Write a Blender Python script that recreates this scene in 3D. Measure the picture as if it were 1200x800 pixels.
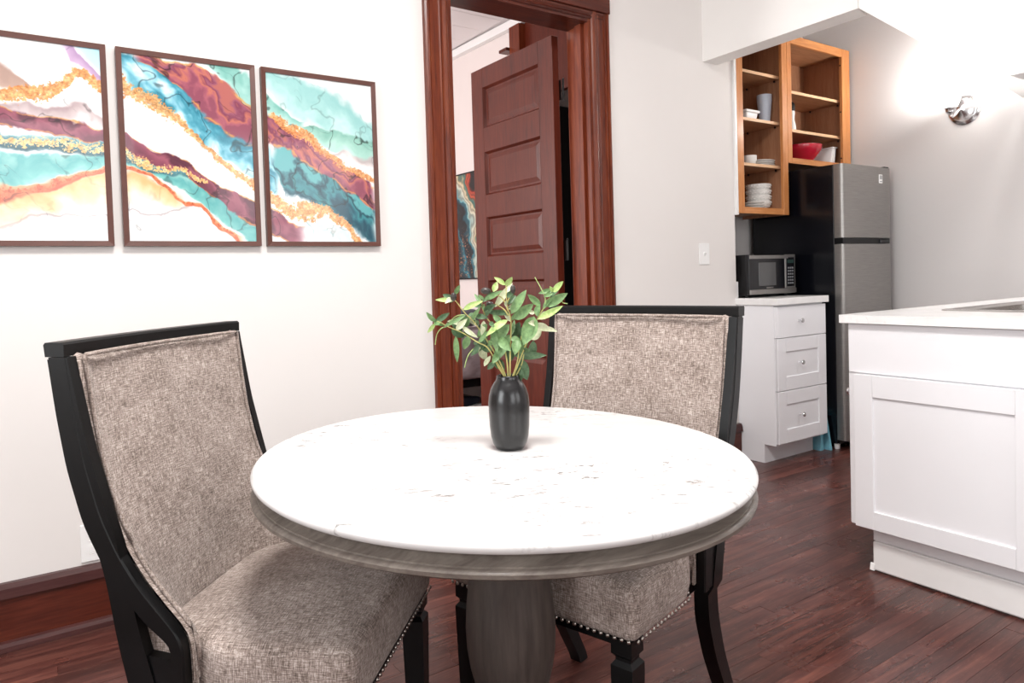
import bpy, bmesh, math, random
import numpy as np
from mathutils import Vector, Matrix

for o in list(bpy.data.objects):
    bpy.data.objects.remove(o)
SC = bpy.context.scene
COL = SC.collection

# ------------------------------------------------------------------ camera
cd = bpy.data.cameras.new('camera'); cam = bpy.data.objects.new('camera', cd); COL.objects.link(cam)
cd.sensor_width = 36.0; cd.lens = 36.0 * 825.66 / 1200.0; cd.shift_y = -48.8 / 1200.0; cd.clip_start = 0.05
R_, D_, F_ = Vector((.8271, -.5612, -.0304)), Vector((-.0426, -.0087, -.9991)), Vector((.5604, .8276, -.0311))
cam.matrix_world = Matrix(((R_.x, -D_.x, -F_.x, 0), (R_.y, -D_.y, -F_.y, 0), (R_.z, -D_.z, -F_.z, 1.07), (0, 0, 0, 1)))
SC.camera = cam

# ------------------------------------------------------------------ world, lights, exposure
SC.view_settings.view_transform = 'Standard'; SC.view_settings.look = 'None'
SC.view_settings.gamma = 1.0; SC.view_settings.use_curve_mapping = False
SC.view_settings.exposure = 0.15
wd = bpy.data.worlds.new('world'); SC.world = wd; wd.use_nodes = True
bgn = wd.node_tree.nodes['Background']; bgn.inputs[0].default_value = (.93, .96, 1, 1); bgn.inputs[1].default_value = 1.2

def area(name, loc, aim, sx, sy, power, col=(1, 1, 1)):
    l = bpy.data.lights.new(name, 'AREA'); l.shape = 'RECTANGLE'; l.size = sx; l.size_y = sy; l.energy = power; l.color = col
    o = bpy.data.objects.new(name, l); COL.objects.link(o); o.location = loc
    o.rotation_euler = (Vector(aim) - Vector(loc)).to_track_quat('-Z', 'Y').to_euler(); return o
# daylight through the two rear windows and the left window
area('rear_window_daylight', (0.1, -2.5, 1.75), (0.1, 0, 1.6), 1.5, 1.7, 24, (1, 1, 1))
area('rear_window_daylight', (2.3, -2.5, 1.75), (2.3, 0, 1.6), 1.5, 1.7, 18, (1, .99, .97))
area('left_window_daylight', (-2.3, 0.6, 1.75), (0, 0.6, 1.5), 1.4, 1.7, 50, (.97, .99, 1))
area('bedroom_window_daylight', (-.9, 4.6, 1.7), (3, 4.6, 1.5), 1.6, 1.6, 112, (1, .97, .96))  # added unseen light to brighten the bedroom; its wall has no window
# added ceiling lamps, unseen, brighten both rooms (fittings are built with the room)
area('dining_ceiling_lamp_light', (.5, .7, 3.02), (.5, .7, 0), .56, .56, 72, (1, .98, .95))
area('kitchen_ceiling_lamp_light', (3.9, 1.2, 3.02), (3.9, 1.2, 0), .4, .4, 28, (1, .98, .96))
BANDS = {
  'taupe': [(-0.101,1.768,0.029),(-0.056,1.731,0.034),(-0.009,1.713,0.012),(0.015,1.707,0.002)],
  'gold_a': [(-0.105,1.672,0.029),(-0.059,1.673,0.031),(-0.01,1.694,0.027),(0.065,1.701,0.03),(0.125,1.726,0.022),(0.214,1.717,0.026),(0.263,1.702,0.016)],
  'greymauve': [(-0.108,1.615,0.01),(-0.012,1.65,0.015),(0.062,1.633,0.022),(0.147,1.627,0.018),(0.218,1.598,0.013)],
  'burgundy': [(-0.108,1.6,0.027),(-0.061,1.61,0.025),(0.003,1.612,0.028),(0.06,1.593,0.027),(0.128,1.58,0.025),(0.207,1.571,0.023),(0.267,1.556,0.023),(0.336,1.513,0.027),(0.433,1.466,0.026),(0.514,1.414,0.029),(0.597,1.361,0.037),(0.674,1.317,0.041),(0.742,1.295,0.047),(0.799,1.248,0.048)],
  'darkspeck': [(-0.111,1.533,0.027),(-0.064,1.54,0.027),(-0.0,1.543,0.026),(0.1,1.535,0.024),(0.205,1.525,0.023),(0.279,1.509,0.026),(0.344,1.471,0.024),(0.432,1.444,0.017),(0.514,1.426,0.013)],
  'turquoise': [(-0.116,1.433,0.058),(-0.069,1.44,0.063),(0.013,1.455,0.05),(0.097,1.471,0.035),(0.204,1.493,0.023),(0.278,1.488,0.015),(0.353,1.45,0.016),(0.431,1.411,0.028),(0.511,1.358,0.034),(0.595,1.315,0.04),(0.671,1.259,0.041)],
  'rust': [(-0.119,1.346,0.034),(-0.072,1.358,0.034),(0.01,1.386,0.02),(0.095,1.42,0.014),(0.203,1.462,0.01),(0.277,1.465,0.008),(0.343,1.439,0.009),(0.39,1.387,0.009),(0.428,1.339,0.008),(0.489,1.33,0.008),(0.551,1.28,0.011),(0.614,1.23,0.014)],
  'peach': [(-0.122,1.279,0.043),(-0.075,1.3,0.044),(0.007,1.331,0.045),(0.093,1.369,0.051),(0.2,1.405,0.052),(0.294,1.415,0.037),(0.35,1.385,0.032),(0.408,1.349,0.022)],
  'greyline': [(-0.124,1.246,0.004),(-0.076,1.261,0.005),(0.09,1.309,0.003),(0.197,1.327,0.002),(0.272,1.35,0.002),(0.347,1.315,0.003),(0.427,1.328,0.002)],
  'purple': [(0.109,1.839,0.03),(0.124,1.802,0.03),(0.149,1.77,0.02),(0.197,1.741,0.012),(0.223,1.729,0.008)],
  'corner': [(0.135,1.844,0.025),(0.164,1.818,0.031),(0.217,1.795,0.047),(0.244,1.788,0.047)],
  'blue': [(0.253,1.79,0.052),(0.309,1.777,0.064),(0.365,1.736,0.065),(0.442,1.675,0.066),(0.521,1.605,0.067),(0.584,1.566,0.057),(0.681,1.504,0.058),(0.737,1.46,0.059)],
  'gold_b': [(0.242,1.752,0.031),(0.26,1.744,0.032),(0.325,1.704,0.03),(0.381,1.657,0.027),(0.439,1.614,0.022),(0.499,1.564,0.013),(0.581,1.497,0.016),(0.656,1.433,0.025),(0.734,1.378,0.041),(0.803,1.344,0.036),(0.926,1.336,0.025),(1.002,1.288,0.025),(1.065,1.225,0.019)],
  'mauve': [(0.33,1.833,0.016),(0.368,1.817,0.027),(0.426,1.793,0.049),(0.486,1.768,0.072),(0.547,1.72,0.084),(0.61,1.67,0.08),(0.686,1.626,0.07),(0.755,1.615,0.047),(0.836,1.574,0.048),(0.921,1.519,0.047),(1.008,1.463,0.044),(1.127,1.405,0.041)],
  'green': [(0.542,1.853,0.022),(0.594,1.804,0.045),(0.658,1.756,0.058),(0.724,1.705,0.041),(0.769,1.687,0.024),(0.84,1.652,0.018)],
  'aqua': [(0.706,1.831,0.035),(0.761,1.78,0.059),(0.843,1.742,0.066),(0.941,1.705,0.074),(1.043,1.665,0.063),(1.136,1.636,0.045)],
  'sage': [(0.851,1.635,0.012),(0.912,1.616,0.034),(1.0,1.587,0.035),(1.134,1.597,0.038)],
  'gold_c': [(0.723,1.682,0.014),(0.791,1.642,0.03),(0.862,1.606,0.034),(0.935,1.557,0.025),(1.01,1.5,0.017),(1.129,1.469,0.018)],
  'tealdark': [(0.728,1.53,0.035),(0.785,1.487,0.083),(0.868,1.443,0.091),(0.955,1.411,0.074),(1.03,1.351,0.075),(1.122,1.29,0.077)],
  'paleblue': [(0.78,1.368,0.012),(0.826,1.309,0.048),(0.924,1.286,0.049),(1.026,1.25,0.031)],
  'stone': [(0.959,1.534,0.015),(1.132,1.533,0.032)],
}
LEAVES = [
  (-0.1102,0.0852,0.2495,-0.1195,0.0942,0.2639,0.007,1),
  (-0.1109,0.0841,0.2461,-0.1183,0.0946,0.232,0.0061,2),
  (-0.0821,0.0638,0.2899,-0.1069,0.0707,0.2915,0.007,2),
  (-0.0759,0.0639,0.3012,-0.0744,0.05,0.3153,0.007,1),
  (-0.0666,0.0488,0.2712,-0.0442,0.0279,0.2836,0.0087,2),
  (-0.061,0.0506,0.2609,-0.094,0.0632,0.2426,0.0061,1),
  (-0.0562,0.048,0.2574,-0.0593,0.0636,0.2387,0.0139,1),
  (-0.0604,0.055,0.2408,-0.08,0.0747,0.2471,0.0087,3),
  (-0.0665,0.0577,0.2385,-0.047,0.043,0.2204,0.007,3),
  (-0.0845,0.0665,0.2352,-0.0631,0.0649,0.2205,0.0139,0),
  (-0.0607,0.0459,0.2196,-0.0612,0.0562,0.1991,0.0122,1),
  (-0.0786,0.0611,0.2201,-0.0741,0.0668,0.1794,0.0087,1),
  (-0.044,0.0409,0.2569,-0.0333,0.0223,0.2543,0.0087,0),
  (-0.0312,0.0299,0.288,-0.0122,0.0066,0.3022,0.0087,1),
  (-0.0307,0.0307,0.288,-0.0386,0.0331,0.2965,0.0052,1),
  (-0.0163,0.0184,0.304,-0.0063,0.0221,0.3186,0.0087,2),
  (-0.0284,0.0367,0.2478,-0.0336,0.0332,0.22,0.0087,3),
  (-0.0514,0.0495,0.2587,-0.0431,0.048,0.2433,0.0104,3),
  (-0.0231,0.0329,0.2176,-0.0414,0.0543,0.1875,0.0139,0),
  (-0.0349,0.0452,0.196,-0.0214,0.0491,0.1752,0.013,3),
  (-0.0177,0.0328,0.1786,-0.021,0.0475,0.1618,0.007,3),
  (-0.0134,0.0296,0.1902,-0.0312,0.0415,0.1993,0.0139,0),
  (-0.0224,0.016,0.2333,-0.0202,0.0079,0.1972,0.0104,1),
  (0.004,0.0012,0.2487,-0.0292,0.012,0.2257,0.0104,2),
  (0.0066,-0.0003,0.2403,-0.0219,0.0182,0.2083,0.0157,1),
  (0.0085,0.0036,0.2201,-0.0154,0.0149,0.1765,0.0157,1),
  (-0.0143,0.0132,0.1831,-0.0267,0.0099,0.1713,0.0104,1),
  (-0.0136,0.0242,0.1706,-0.0033,0.0133,0.1555,0.0139,0),
  (-0.0118,0.0302,0.1666,-0.0168,0.0418,0.1543,0.0087,0),
  (0.0153,0.0117,0.2025,0.016,0.0173,0.1718,0.0191,0),
  (0.0329,0.0026,0.2436,0.0255,0.0142,0.2117,0.0104,0),
  (0.0333,-0.008,0.234,0.0312,-0.0013,0.2154,0.0104,0),
  (0.0355,-0.0156,0.2175,0.0296,-0.0022,0.1872,0.0139,1),
  (0.0472,-0.0266,0.2537,0.0247,-0.0277,0.2123,0.0226,1),
  (0.0503,-0.0086,0.2077,0.067,-0.015,0.2237,0.0139,3),
  (0.052,-0.0147,0.2063,0.0548,0.0022,0.1746,0.0139,0),
  (0.0186,0.003,0.1777,0.0637,-0.0186,0.1762,0.0122,0),
  (0.0229,-0.008,0.1715,0.0321,-0.0135,0.1394,0.0174,0),
  (0.0255,-0.0092,0.1547,0.0169,0.0003,0.1263,0.0157,0),
  (0.0002,0.0007,0.3166,-0.0128,0.0103,0.3286,0.007,2),
  (-0.001,-0.004,0.3149,-0.0032,-0.0244,0.3278,0.0087,2),
  (-0.0045,0.0324,0.2734,0.0254,0.0268,0.3092,0.0104,3),
  (0.0103,-0.0018,0.26,0.0343,-0.0098,0.2955,0.0139,1),
  (0.0133,-0.0057,0.25,0.0413,-0.0188,0.2721,0.0157,1),
  (0.0139,0.0093,0.2612,-0.0083,0.0427,0.2633,0.0087,0),
  (0.059,-0.0325,0.2747,0.0377,-0.0296,0.2921,0.0104,1),
  (0.0507,-0.033,0.2537,0.0568,-0.0312,0.2732,0.0104,1),
  (0.0757,-0.0513,0.3006,0.0809,-0.0707,0.3159,0.0104,2),
  (0.0768,-0.0499,0.3006,0.0684,-0.0531,0.3091,0.0052,2),
  (0.0661,-0.0382,0.2728,0.0926,-0.0598,0.2917,0.0139,1),
  (0.0482,-0.0362,0.249,0.0747,-0.0645,0.268,0.0104,2),
  (0.058,-0.0162,0.2277,0.0962,-0.0209,0.222,0.0087,3),
  (0.0172,0.0228,0.2691,0.0364,0.0298,0.2749,0.007,3),
  (0.0455,-0.0123,0.2601,0.0585,-0.0086,0.261,0.007,3),
  (-0.028,0.0253,0.2415,-0.0378,0.0389,0.2216,0.0122,1),
  (-0.0125,0.0081,0.2148,-0.0068,-0.0149,0.196,0.0139,1),
  (0.0181,-0.0082,0.2101,0.0081,-0.0158,0.1883,0.0139,1),
  (0.0033,0.0182,0.193,0.0008,0.0367,0.1784,0.0122,0),
  (-0.0297,0.037,0.2612,-0.0091,0.041,0.2701,0.007,0),
  (-0.0085,0.0035,0.2444,-0.0166,0.0146,0.2561,0.0087,1),
]
TENDRILS = [[(-0.0928,0.0718,0.2388),(-0.1011,0.0773,0.2358),(-0.1085,0.0819,0.2245),(-0.1121,0.0836,0.2047)],[(-0.0514,0.0421,0.1942),(-0.0595,0.0471,0.1829),(-0.0641,0.0498,0.1698),(-0.0667,0.0511,0.1583)],[(0.068,-0.0357,0.276),(0.068,-0.0351,0.291),(0.0613,-0.0298,0.3111),(0.0563,-0.026,0.3229),(0.0536,-0.0239,0.3296)],[(0.094,-0.053,0.2834),(0.097,-0.0552,0.2783),(0.1037,-0.0599,0.2764)],[(-0.0616,0.0515,0.2609),(-0.074,0.0599,0.2597),(-0.084,0.0663,0.2518),(-0.0899,0.0699,0.242)]]
STEMS = [[(-0.0016,0.0057,0.1244),(-0.0137,0.0153,0.1613),(-0.0274,0.0259,0.195),(-0.0452,0.0384,0.2081),(-0.0672,0.054,0.2263),(-0.088,0.0685,0.2377),(-0.1047,0.0802,0.2492),(-0.1115,0.0849,0.2495)],[(-0.0002,0.0048,0.1244),(-0.0094,0.0126,0.1661),(-0.0294,0.0279,0.2116),(-0.0472,0.0412,0.2454),(-0.0615,0.0516,0.2642),(-0.0743,0.061,0.2862),(-0.0808,0.0657,0.2931)],[(0.0026,0.0029,0.1242),(-0.0002,0.0072,0.1874),(-0.0161,0.0197,0.2344),(-0.0276,0.0282,0.2547),(-0.0336,0.0331,0.2748),(-0.0331,0.0332,0.2864)],[(0.0053,0.0011,0.1241),(0.0081,0.0017,0.1904),(0.0112,0.0011,0.2317),(0.0109,0.0022,0.2549),(0.0064,0.0061,0.2783),(0.0066,0.0074,0.3148)],[(0.0094,-0.0017,0.124),(0.0208,-0.0079,0.165),(0.0393,-0.0186,0.2141),(0.0546,-0.0276,0.25),(0.0694,-0.0366,0.276),(0.08,-0.0429,0.2988),(0.0845,-0.0457,0.3069)],[(0.008,-0.0008,0.124),(0.018,-0.006,0.1651),(0.0235,-0.0085,0.1981),(0.0287,-0.0111,0.2228)],[(0.0012,0.0039,0.1243),(-0.0085,0.0116,0.1545),(-0.0173,0.0182,0.1747)],[(0.0121,-0.0036,0.1239),(0.0247,-0.0107,0.1599),(0.0297,-0.0133,0.1813)],[(0.0085,0.0042,0.265),(0.0,0.0109,0.2901),(-0.016,0.0221,0.3007)],[(0.0082,0.0041,0.2567),(0.0005,0.0098,0.2702),(-0.0127,0.0192,0.2807)],[(0.0065,0.0062,0.2816),(0.0156,0.0008,0.3012)]]
OLIVES = [(-0.0327,0.0191,0.3062,0.0199,0.0133),(-0.0845,0.0539,0.2966,0.0124,0.0166),(-0.0103,0.0416,0.2794,0.0149,0.0116),(0.0105,-0.01,0.3079,0.0108,0.0166)]

# ------------------------------------------------------------------ materials
def lin(c):
    return tuple((x / 12.92 if x <= .04045 else ((x + .055) / 1.055) ** 2.4) for x in c) + (1,)
def hexc(h): return lin(tuple(int(h[i:i + 2], 16) / 255 for i in (0, 2, 4)))
class NT:
    def __init__(s, name, rough=.5, metal=0, spec=.5):
        s.m = bpy.data.materials.new(name); s.m.use_nodes = True; s.t = s.m.node_tree; s.b = s.t.nodes['Principled BSDF']
        s.b.inputs['Roughness'].default_value = rough; s.b.inputs['Metallic'].default_value = metal
        s.b.inputs['Specular IOR Level'].default_value = spec
    def n(s, t, **k):
        a = s.t.nodes.new(t)
        for q, v in k.items():
            if q in a.inputs: a.inputs[q].default_value = v
            else: setattr(a, q, v)
        return a
    def l(s, a, b): s.t.links.new(a, b)
    def coord(s, kind='Object', scale=(1, 1, 1), rot=(0, 0, 0)):
        c = s.n('ShaderNodeTexCoord'); m = s.n('ShaderNodeMapping'); m.inputs['Scale'].default_value = scale; m.inputs['Rotation'].default_value = rot
        s.l(c.outputs[kind], m.inputs[0]); return m.outputs[0]
    def noise(s, vec, scale=5, detail=3, rough=.5, dist=0):
        a = s.n('ShaderNodeTexNoise'); a.inputs['Scale'].default_value = scale; a.inputs['Detail'].default_value = detail
        a.inputs['Roughness'].default_value = rough; a.inputs['Distortion'].default_value = dist
        s.l(vec, a.inputs['Vector']); return a.outputs[0]
    def ramp(s, fac, stops):
        r = s.n('ShaderNodeValToRGB'); e = r.color_ramp.elements
        while len(e) < len(stops): e.new(.5)
        for i, (p, c) in enumerate(stops): e[i].position = p; e[i].color = c
        s.l(fac, r.inputs[0]); return r.outputs[0]
    def mix(s, fac, a, b, mode='MIX'):
        m = s.n('ShaderNodeMix'); m.data_type = 'RGBA'; m.blend_type = mode
        for v, i in ((fac, 0), (a, 6), (b, 7)):
            if hasattr(v, 'links'): s.l(v, m.inputs[i])
            else: m.inputs[i].default_value = v
        return m.outputs[2]
    def bump(s, h, strength=.2, dist=.002):
        b = s.n('ShaderNodeBump'); b.inputs['Strength'].default_value = strength; b.inputs['Distance'].default_value = dist
        s.l(h, b.inputs['Height']); s.l(b.outputs[0], s.b.inputs['Normal'])
    def col(s, c):
        if hasattr(c, 'links'): s.l(c, s.b.inputs['Base Color'])
        else: s.b.inputs['Base Color'].default_value = c
        return s
def simple(name, h, rough=.5, metal=0, var=.04, scale=6, spec=.5, bump=0, bscale=200):
    t = NT(name, rough, metal, spec); c = hexc(h); v = t.coord()
    lo = tuple(x * (1 - var) for x in c[:3]) + (1,); hi = tuple(min(1, x * (1 + var)) for x in c[:3]) + (1,)
    t.col(t.ramp(t.noise(v, scale, 3), [(.3, lo), (.7, hi)]))
    if bump: t.bump(t.noise(v, bscale, 2), bump, .001)
    return t.m
M = {}
M['wall'] = simple('wall_paint', 'e9e5e2', .6, var=.012, scale=2, bump=.06, bscale=60)
M['kitchen_wall'] = simple('kitchen_wall_paint', 'dcd9d8', .55, var=.012, scale=2, bump=.06, bscale=60)
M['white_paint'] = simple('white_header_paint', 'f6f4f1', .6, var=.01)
M['soffit_paint'] = simple('warm_white_soffit_paint', 'dedad7', .65, var=.01)  # same header white, darkened in colour against the overhead lamplight
M['trim_white'] = simple('white_trim_paint', 'f4f3f2', .4, var=.01)
M['bed_wall'] = simple('bedroom_wall_paint', 'e9dfdc', .65, var=.01)
M['ceiling'] = simple('ceiling_paint', 'f3eeee', .8, var=.01)
M['cabinet'] = simple('white_lacquer', 'f3f3f6', .35, var=.008)
M['plastic_white'] = simple('white_plastic', 'f5f5f4', .35, var=.005)
M['black_wood'] = simple('black_painted_wood', '070708', .4, var=.5, scale=14, spec=.28, bump=.15, bscale=80)
M['black_glossy'] = simple('black_enamel', '0b0c12', .22, var=.1)
M['black_plastic'] = simple('black_plastic', '0b0b0d', .35, var=.1, spec=.3)
M['steel'] = None
M['chrome'] = simple('chrome', 'dcdcde', .2, 1, var=.02)
M['nail'] = simple('nail_nickel', 'a8a29b', .3, 1, var=.05)
M['dark_metal'] = simple('dark_metal', '3c3b3b', .35, 1, var=.05)
M['porcelain'] = simple('white_porcelain', 'f1f0ec', .2, var=.01)
M['vase'] = simple('matte_black_ceramic', '0c0d0f', .25, var=.06, spec=.65)
M['gap'] = simple('dark_gap', '0c0706', .9, var=.1)

def steel():
    t = NT('brushed_steel', .36, .85); v = t.coord(scale=(2, 2, 260))
    n = t.noise(v, 6, 2); t.col(t.ramp(n, [(.3, hexc('8f8d8a')), (.7, hexc('a9a6a3'))])); t.bump(n, .05, .0005); return t.m
M['steel'] = steel()

def wood(name, dark, mid, light, axis='x', rough=.4, scale=1.0, coat=0.0, rand=0.0):
    t = NT(name, rough, 0, .3)
    s = {'x': (1.2, 14, 14), 'y': (14, 1.2, 14), 'z': (14, 14, 1.2)}[axis]
    v = t.coord(scale=tuple(a * scale for a in s))
    if rand:
        oi = t.n('ShaderNodeObjectInfo'); mp = t.n('ShaderNodeVectorMath', operation='MULTIPLY_ADD')
        cb = t.n('ShaderNodeCombineXYZ')
        for i in range(3): t.l(oi.outputs['Random'], cb.inputs[i])
        t.l(cb.outputs[0], mp.inputs[0]); mp.inputs[1].default_value = (37, 61, 13); t.l(v, mp.inputs[2]); v = mp.outputs[0]
    a = t.noise(v, 1.6, 5, .6, 1.2); b = t.noise(v, 9, 3, .6)
    c = t.ramp(a, [(.28, hexc(dark)), (.5, hexc(mid)), (.74, hexc(light))])
    c = t.mix(.35, c, t.ramp(b, [(.35, hexc(dark)), (.7, hexc(light))]))
    if rand:
        h = t.ramp(oi.outputs['Random'], [(0, (1 - rand,) * 3 + (1,)), (.5, (1, 1, 1, 1)), (1, (1 + rand, 1 + rand * .9, 1 + rand * .85, 1))])
        c = t.mix(1.0, c, h, 'MULTIPLY')
    t.col(c); t.bump(b, .12, .001)
    t.b.inputs['Coat Weight'].default_value = coat; t.b.inputs['Coat Roughness'].default_value = .15
    return t.m
M['red_wood'] = wood('varnished_mahogany_upright', '42160b', '6b2a15', '854021', 'z', .34, coat=.08)
M['red_wood_x'] = wood('varnished_mahogany_level', '34130d', '521f13', '68301f', 'x', .34, coat=.08)
M['door_wood'] = wood('varnished_door_wood', '3d130a', '551e10', '642919', 'z', .38, coat=.03)
M['oak'] = wood('honey_oak', 'b9713a', 'cc8850', 'dfa068', 'z', .38, coat=.2)
M['oak_x'] = wood('honey_oak_level', 'bd763f', 'd08c55', 'e2a66e', 'x', .38, coat=.2)
M['oak_inside'] = wood('cabinet_interior_wood', '8f5f44', 'a27254', 'b28464', 'z', .5)
M['oak_shelf'] = wood('cabinet_shelf_wood', '9d6b4b', 'b6855f', 'c39370', 'x', .45)
M['shelf_edge'] = simple('shelf_edge_banding', 'e6bb92', .45, var=.05)
M['grey_wood'] = wood('grey_washed_wood', '352e2b', '483f3b', '5a514b', 'z', .5, .7)  # pedestal's grey wash, darkened in colour for the shade under the tabletop
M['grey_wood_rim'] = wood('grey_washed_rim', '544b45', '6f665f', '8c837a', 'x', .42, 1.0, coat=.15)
M['frame_wood'] = simple('brown_picture_frame', '5a3329', .4, var=.1, scale=20)

def floor_mat(name, rnd=True):
    t = NT(name, .3); v0 = t.coord(scale=(1, 1, 1)); oi = t.n('ShaderNodeObjectInfo')
    geo = t.n('ShaderNodeNewGeometry')
    mp = t.n('ShaderNodeMapping'); mp.inputs['Scale'].default_value = (2.2, 30, 30); t.l(geo.outputs['Position'], mp.inputs[0])
    ad = t.n('ShaderNodeVectorMath', operation='ADD'); cb = t.n('ShaderNodeCombineXYZ'); mm = t.n('ShaderNodeMath', operation='MULTIPLY'); mm.inputs[1].default_value = 91
    src = oi.outputs['Random'] if rnd else geo.outputs['Random Per Island']
    t.l(src, mm.inputs[0]); t.l(mm.outputs[0], cb.inputs[0]); t.l(mp.outputs[0], ad.inputs[0]); t.l(cb.outputs[0], ad.inputs[1])
    a = t.noise(ad.outputs[0], 1.3, 5, .65, .8); b = t.noise(ad.outputs[0], 5, 4, .7)
    c = t.ramp(a, [(.25, hexc('2e1816')), (.5, hexc('502d28')), (.78, hexc('784c41'))])
    h = t.ramp(src, [(0, (.72, .68, .66, 1)), (.5, (1, .95, .93, 1)), (1, (1.3, 1.22, 1.18, 1))])
    c = t.mix(1.0, c, h, 'MULTIPLY')
    m3 = t.n('ShaderNodeMapping'); m3.inputs['Scale'].default_value = (7, 60, 7); t.l(geo.outputs['Position'], m3.inputs[0])
    sc = t.ramp(t.noise(m3.outputs[0], 2.5, 6, .75), [(.56, (0, 0, 0, 1)), (.76, (1, 1, 1, 1))])
    c = t.mix(sc, c, hexc('8a6156')); t.col(c); t.bump(b, .12, .0008)
    big = t.n('ShaderNodeMapping'); big.inputs['Scale'].default_value = (1, 1, 1); t.l(geo.outputs['Position'], big.inputs[0])
    rr = t.ramp(t.noise(big.outputs[0], 3, 4, .6), [(.3, (.2,) * 3 + (1,)), (.75, (.42,) * 3 + (1,))]); t.l(rr, t.b.inputs['Roughness'])
    return t.m
M['floor'] = floor_mat('dark_red_hardwood'); M['floor_far'] = floor_mat('dark_red_hardwood_joined', False)

def fabric(name='tweed_fabric', uvs=1.0):
    t = NT(name, .9, spec=.15); c = t.n('ShaderNodeTexCoord')
    def thr(sx, sy, seed):
        m = t.n('ShaderNodeMapping'); m.inputs['Scale'].default_value = (sx, sy, 1); m.inputs['Location'].default_value = (seed, seed * 2.3, 0)
        t.l(c.outputs['UV'], m.inputs[0]); return t.noise(m.outputs[0], 1, 3, .75)
    a = thr(55, 500, 3); b = thr(500, 55, 9); g = thr(12, 12, 5); w = thr(520, 520, 7)
    s = t.n('ShaderNodeMath', operation='ADD'); t.l(a, s.inputs[0]); t.l(b, s.inputs[1])
    s2 = t.n('ShaderNodeMath', operation='MULTIPLY_ADD'); s2.inputs[1].default_value = .32; t.l(g, s2.inputs[0]); t.l(s.outputs[0], s2.inputs[2])
    s3 = t.n('ShaderNodeMath', operation='MULTIPLY_ADD'); s3.inputs[1].default_value = .42; t.l(w, s3.inputs[0]); t.l(s2.outputs[0], s3.inputs[2])
    s4 = t.n('ShaderNodeMath', operation='MULTIPLY'); s4.inputs[1].default_value = .5; t.l(s3.outputs[0], s4.inputs[0])
    t.col(t.ramp(s4.outputs[0], [(.53, hexc('4a3f3a')), (.64, hexc('80726a')), (.715, hexc('a5968e')), (.82, hexc('d6cbc4'))]))
    t.bump(s3.outputs[0], .5, .0012)
    t.b.inputs['Sheen Weight'].default_value = .15
    return t.m
M['fabric'] = fabric()

def marble(name, k=1.0, c0='d4d2d1', c1='dedcdb'):
    t = NT(name, .2, spec=.4); v = t.coord(scale=(1, 1, 1), rot=(0, 0, .5))
    m = t.n('ShaderNodeMapping'); m.inputs['Scale'].default_value = (1, 2.6, 1); t.l(v, m.inputs[0])
    n = t.noise(m.outputs[0], 5, 8, .62, 1.6); n2 = t.noise(v, 2.2, 3, .5); n3 = t.noise(m.outputs[0], 22, 4, .6)
    vein = t.ramp(n, [(.465, (0, 0, 0, 1)), (.5, (1, 1, 1, 1)), (.535, (0, 0, 0, 1))])
    mask = t.ramp(n2, [(.42, (0, 0, 0, 1)), (.6, (1, 1, 1, 1))]); br = t.ramp(n3, [(.49, (0, 0, 0, 1)), (.6, (1, 1, 1, 1))])
    f = t.mix(1.0, t.mix(1.0, vein, mask, 'MULTIPLY'), br, 'MULTIPLY')
    f = t.mix(1.0, f, (.95 * k,) * 3 + (1,), 'MULTIPLY')
    base = t.ramp(t.noise(m.outputs[0], 3, 5, .6, .8), [(.35, hexc(c0)), (.6, hexc(c1))])
    t.col(t.mix(f, base, hexc('5c5855'))); return t.m
M['marble'] = marble('white_marble'); M['quartz'] = marble('white_quartz_counter', .3, 'ecebea', 'f5f4f3')

def glossy_img(name, arr, rough=.12):
    h, w = arr.shape[:2]
    im = bpy.data.images.new(name, w, h); a = np.ones((h, w, 4), np.float32); a[..., :3] = np.clip(arr, 0, 1); im.pixels.foreach_set(a.ravel()); im.update(); im.pack()
    t = NT(name, rough); c = t.n('ShaderNodeTexImage'); c.image = im; c.interpolation = 'Cubic'
    uv = t.n('ShaderNodeTexCoord'); t.l(uv.outputs['UV'], c.inputs[0]); t.l(c.outputs[0], t.b.inputs['Base Color'])
    t.b.inputs['Coat Weight'].default_value = .3; t.b.inputs['Coat Roughness'].default_value = .02
    return t.m

# ------------------------------------------------------------------ mesh helpers
def link(name, me, mat, parent=None):
    o = bpy.data.objects.new(name, me); COL.objects.link(o)
    if mat is not None: me.materials.append(mat)
    if parent is not None: o.parent = parent
    return o
def obj(name, bm, mat, parent=None, smooth=False, norm=True):
    me = bpy.data.meshes.new(name)
    if norm: bmesh.ops.recalc_face_normals(bm, faces=bm.faces)
    bm.to_mesh(me); bm.free()
    if smooth:
        for p in me.polygons: p.use_smooth = True
        if smooth == 'auto': me.set_sharp_from_angle(angle=math.radians(40))
    return link(name, me, mat, parent)
def box(bm, x0, x1, y0, y1, z0, z1, bev=0, seg=1):
    t = bmesh.new(); bmesh.ops.create_cube(t, size=1)
    for v in t.verts: v.co = Vector((x0 + (v.co.x + .5) * (x1 - x0), y0 + (v.co.y + .5) * (y1 - y0), z0 + (v.co.z + .5) * (z1 - z0)))
    if bev: bmesh.ops.bevel(t, geom=t.edges[:], offset=bev, segments=seg, affect='EDGES', profile=.5)
    me = bpy.data.meshes.new('t'); t.to_mesh(me); t.free(); bm.from_mesh(me); bpy.data.meshes.remove(me); return bm
def bx(*a, **k): return box(bmesh.new(), *a, **k)
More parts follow.
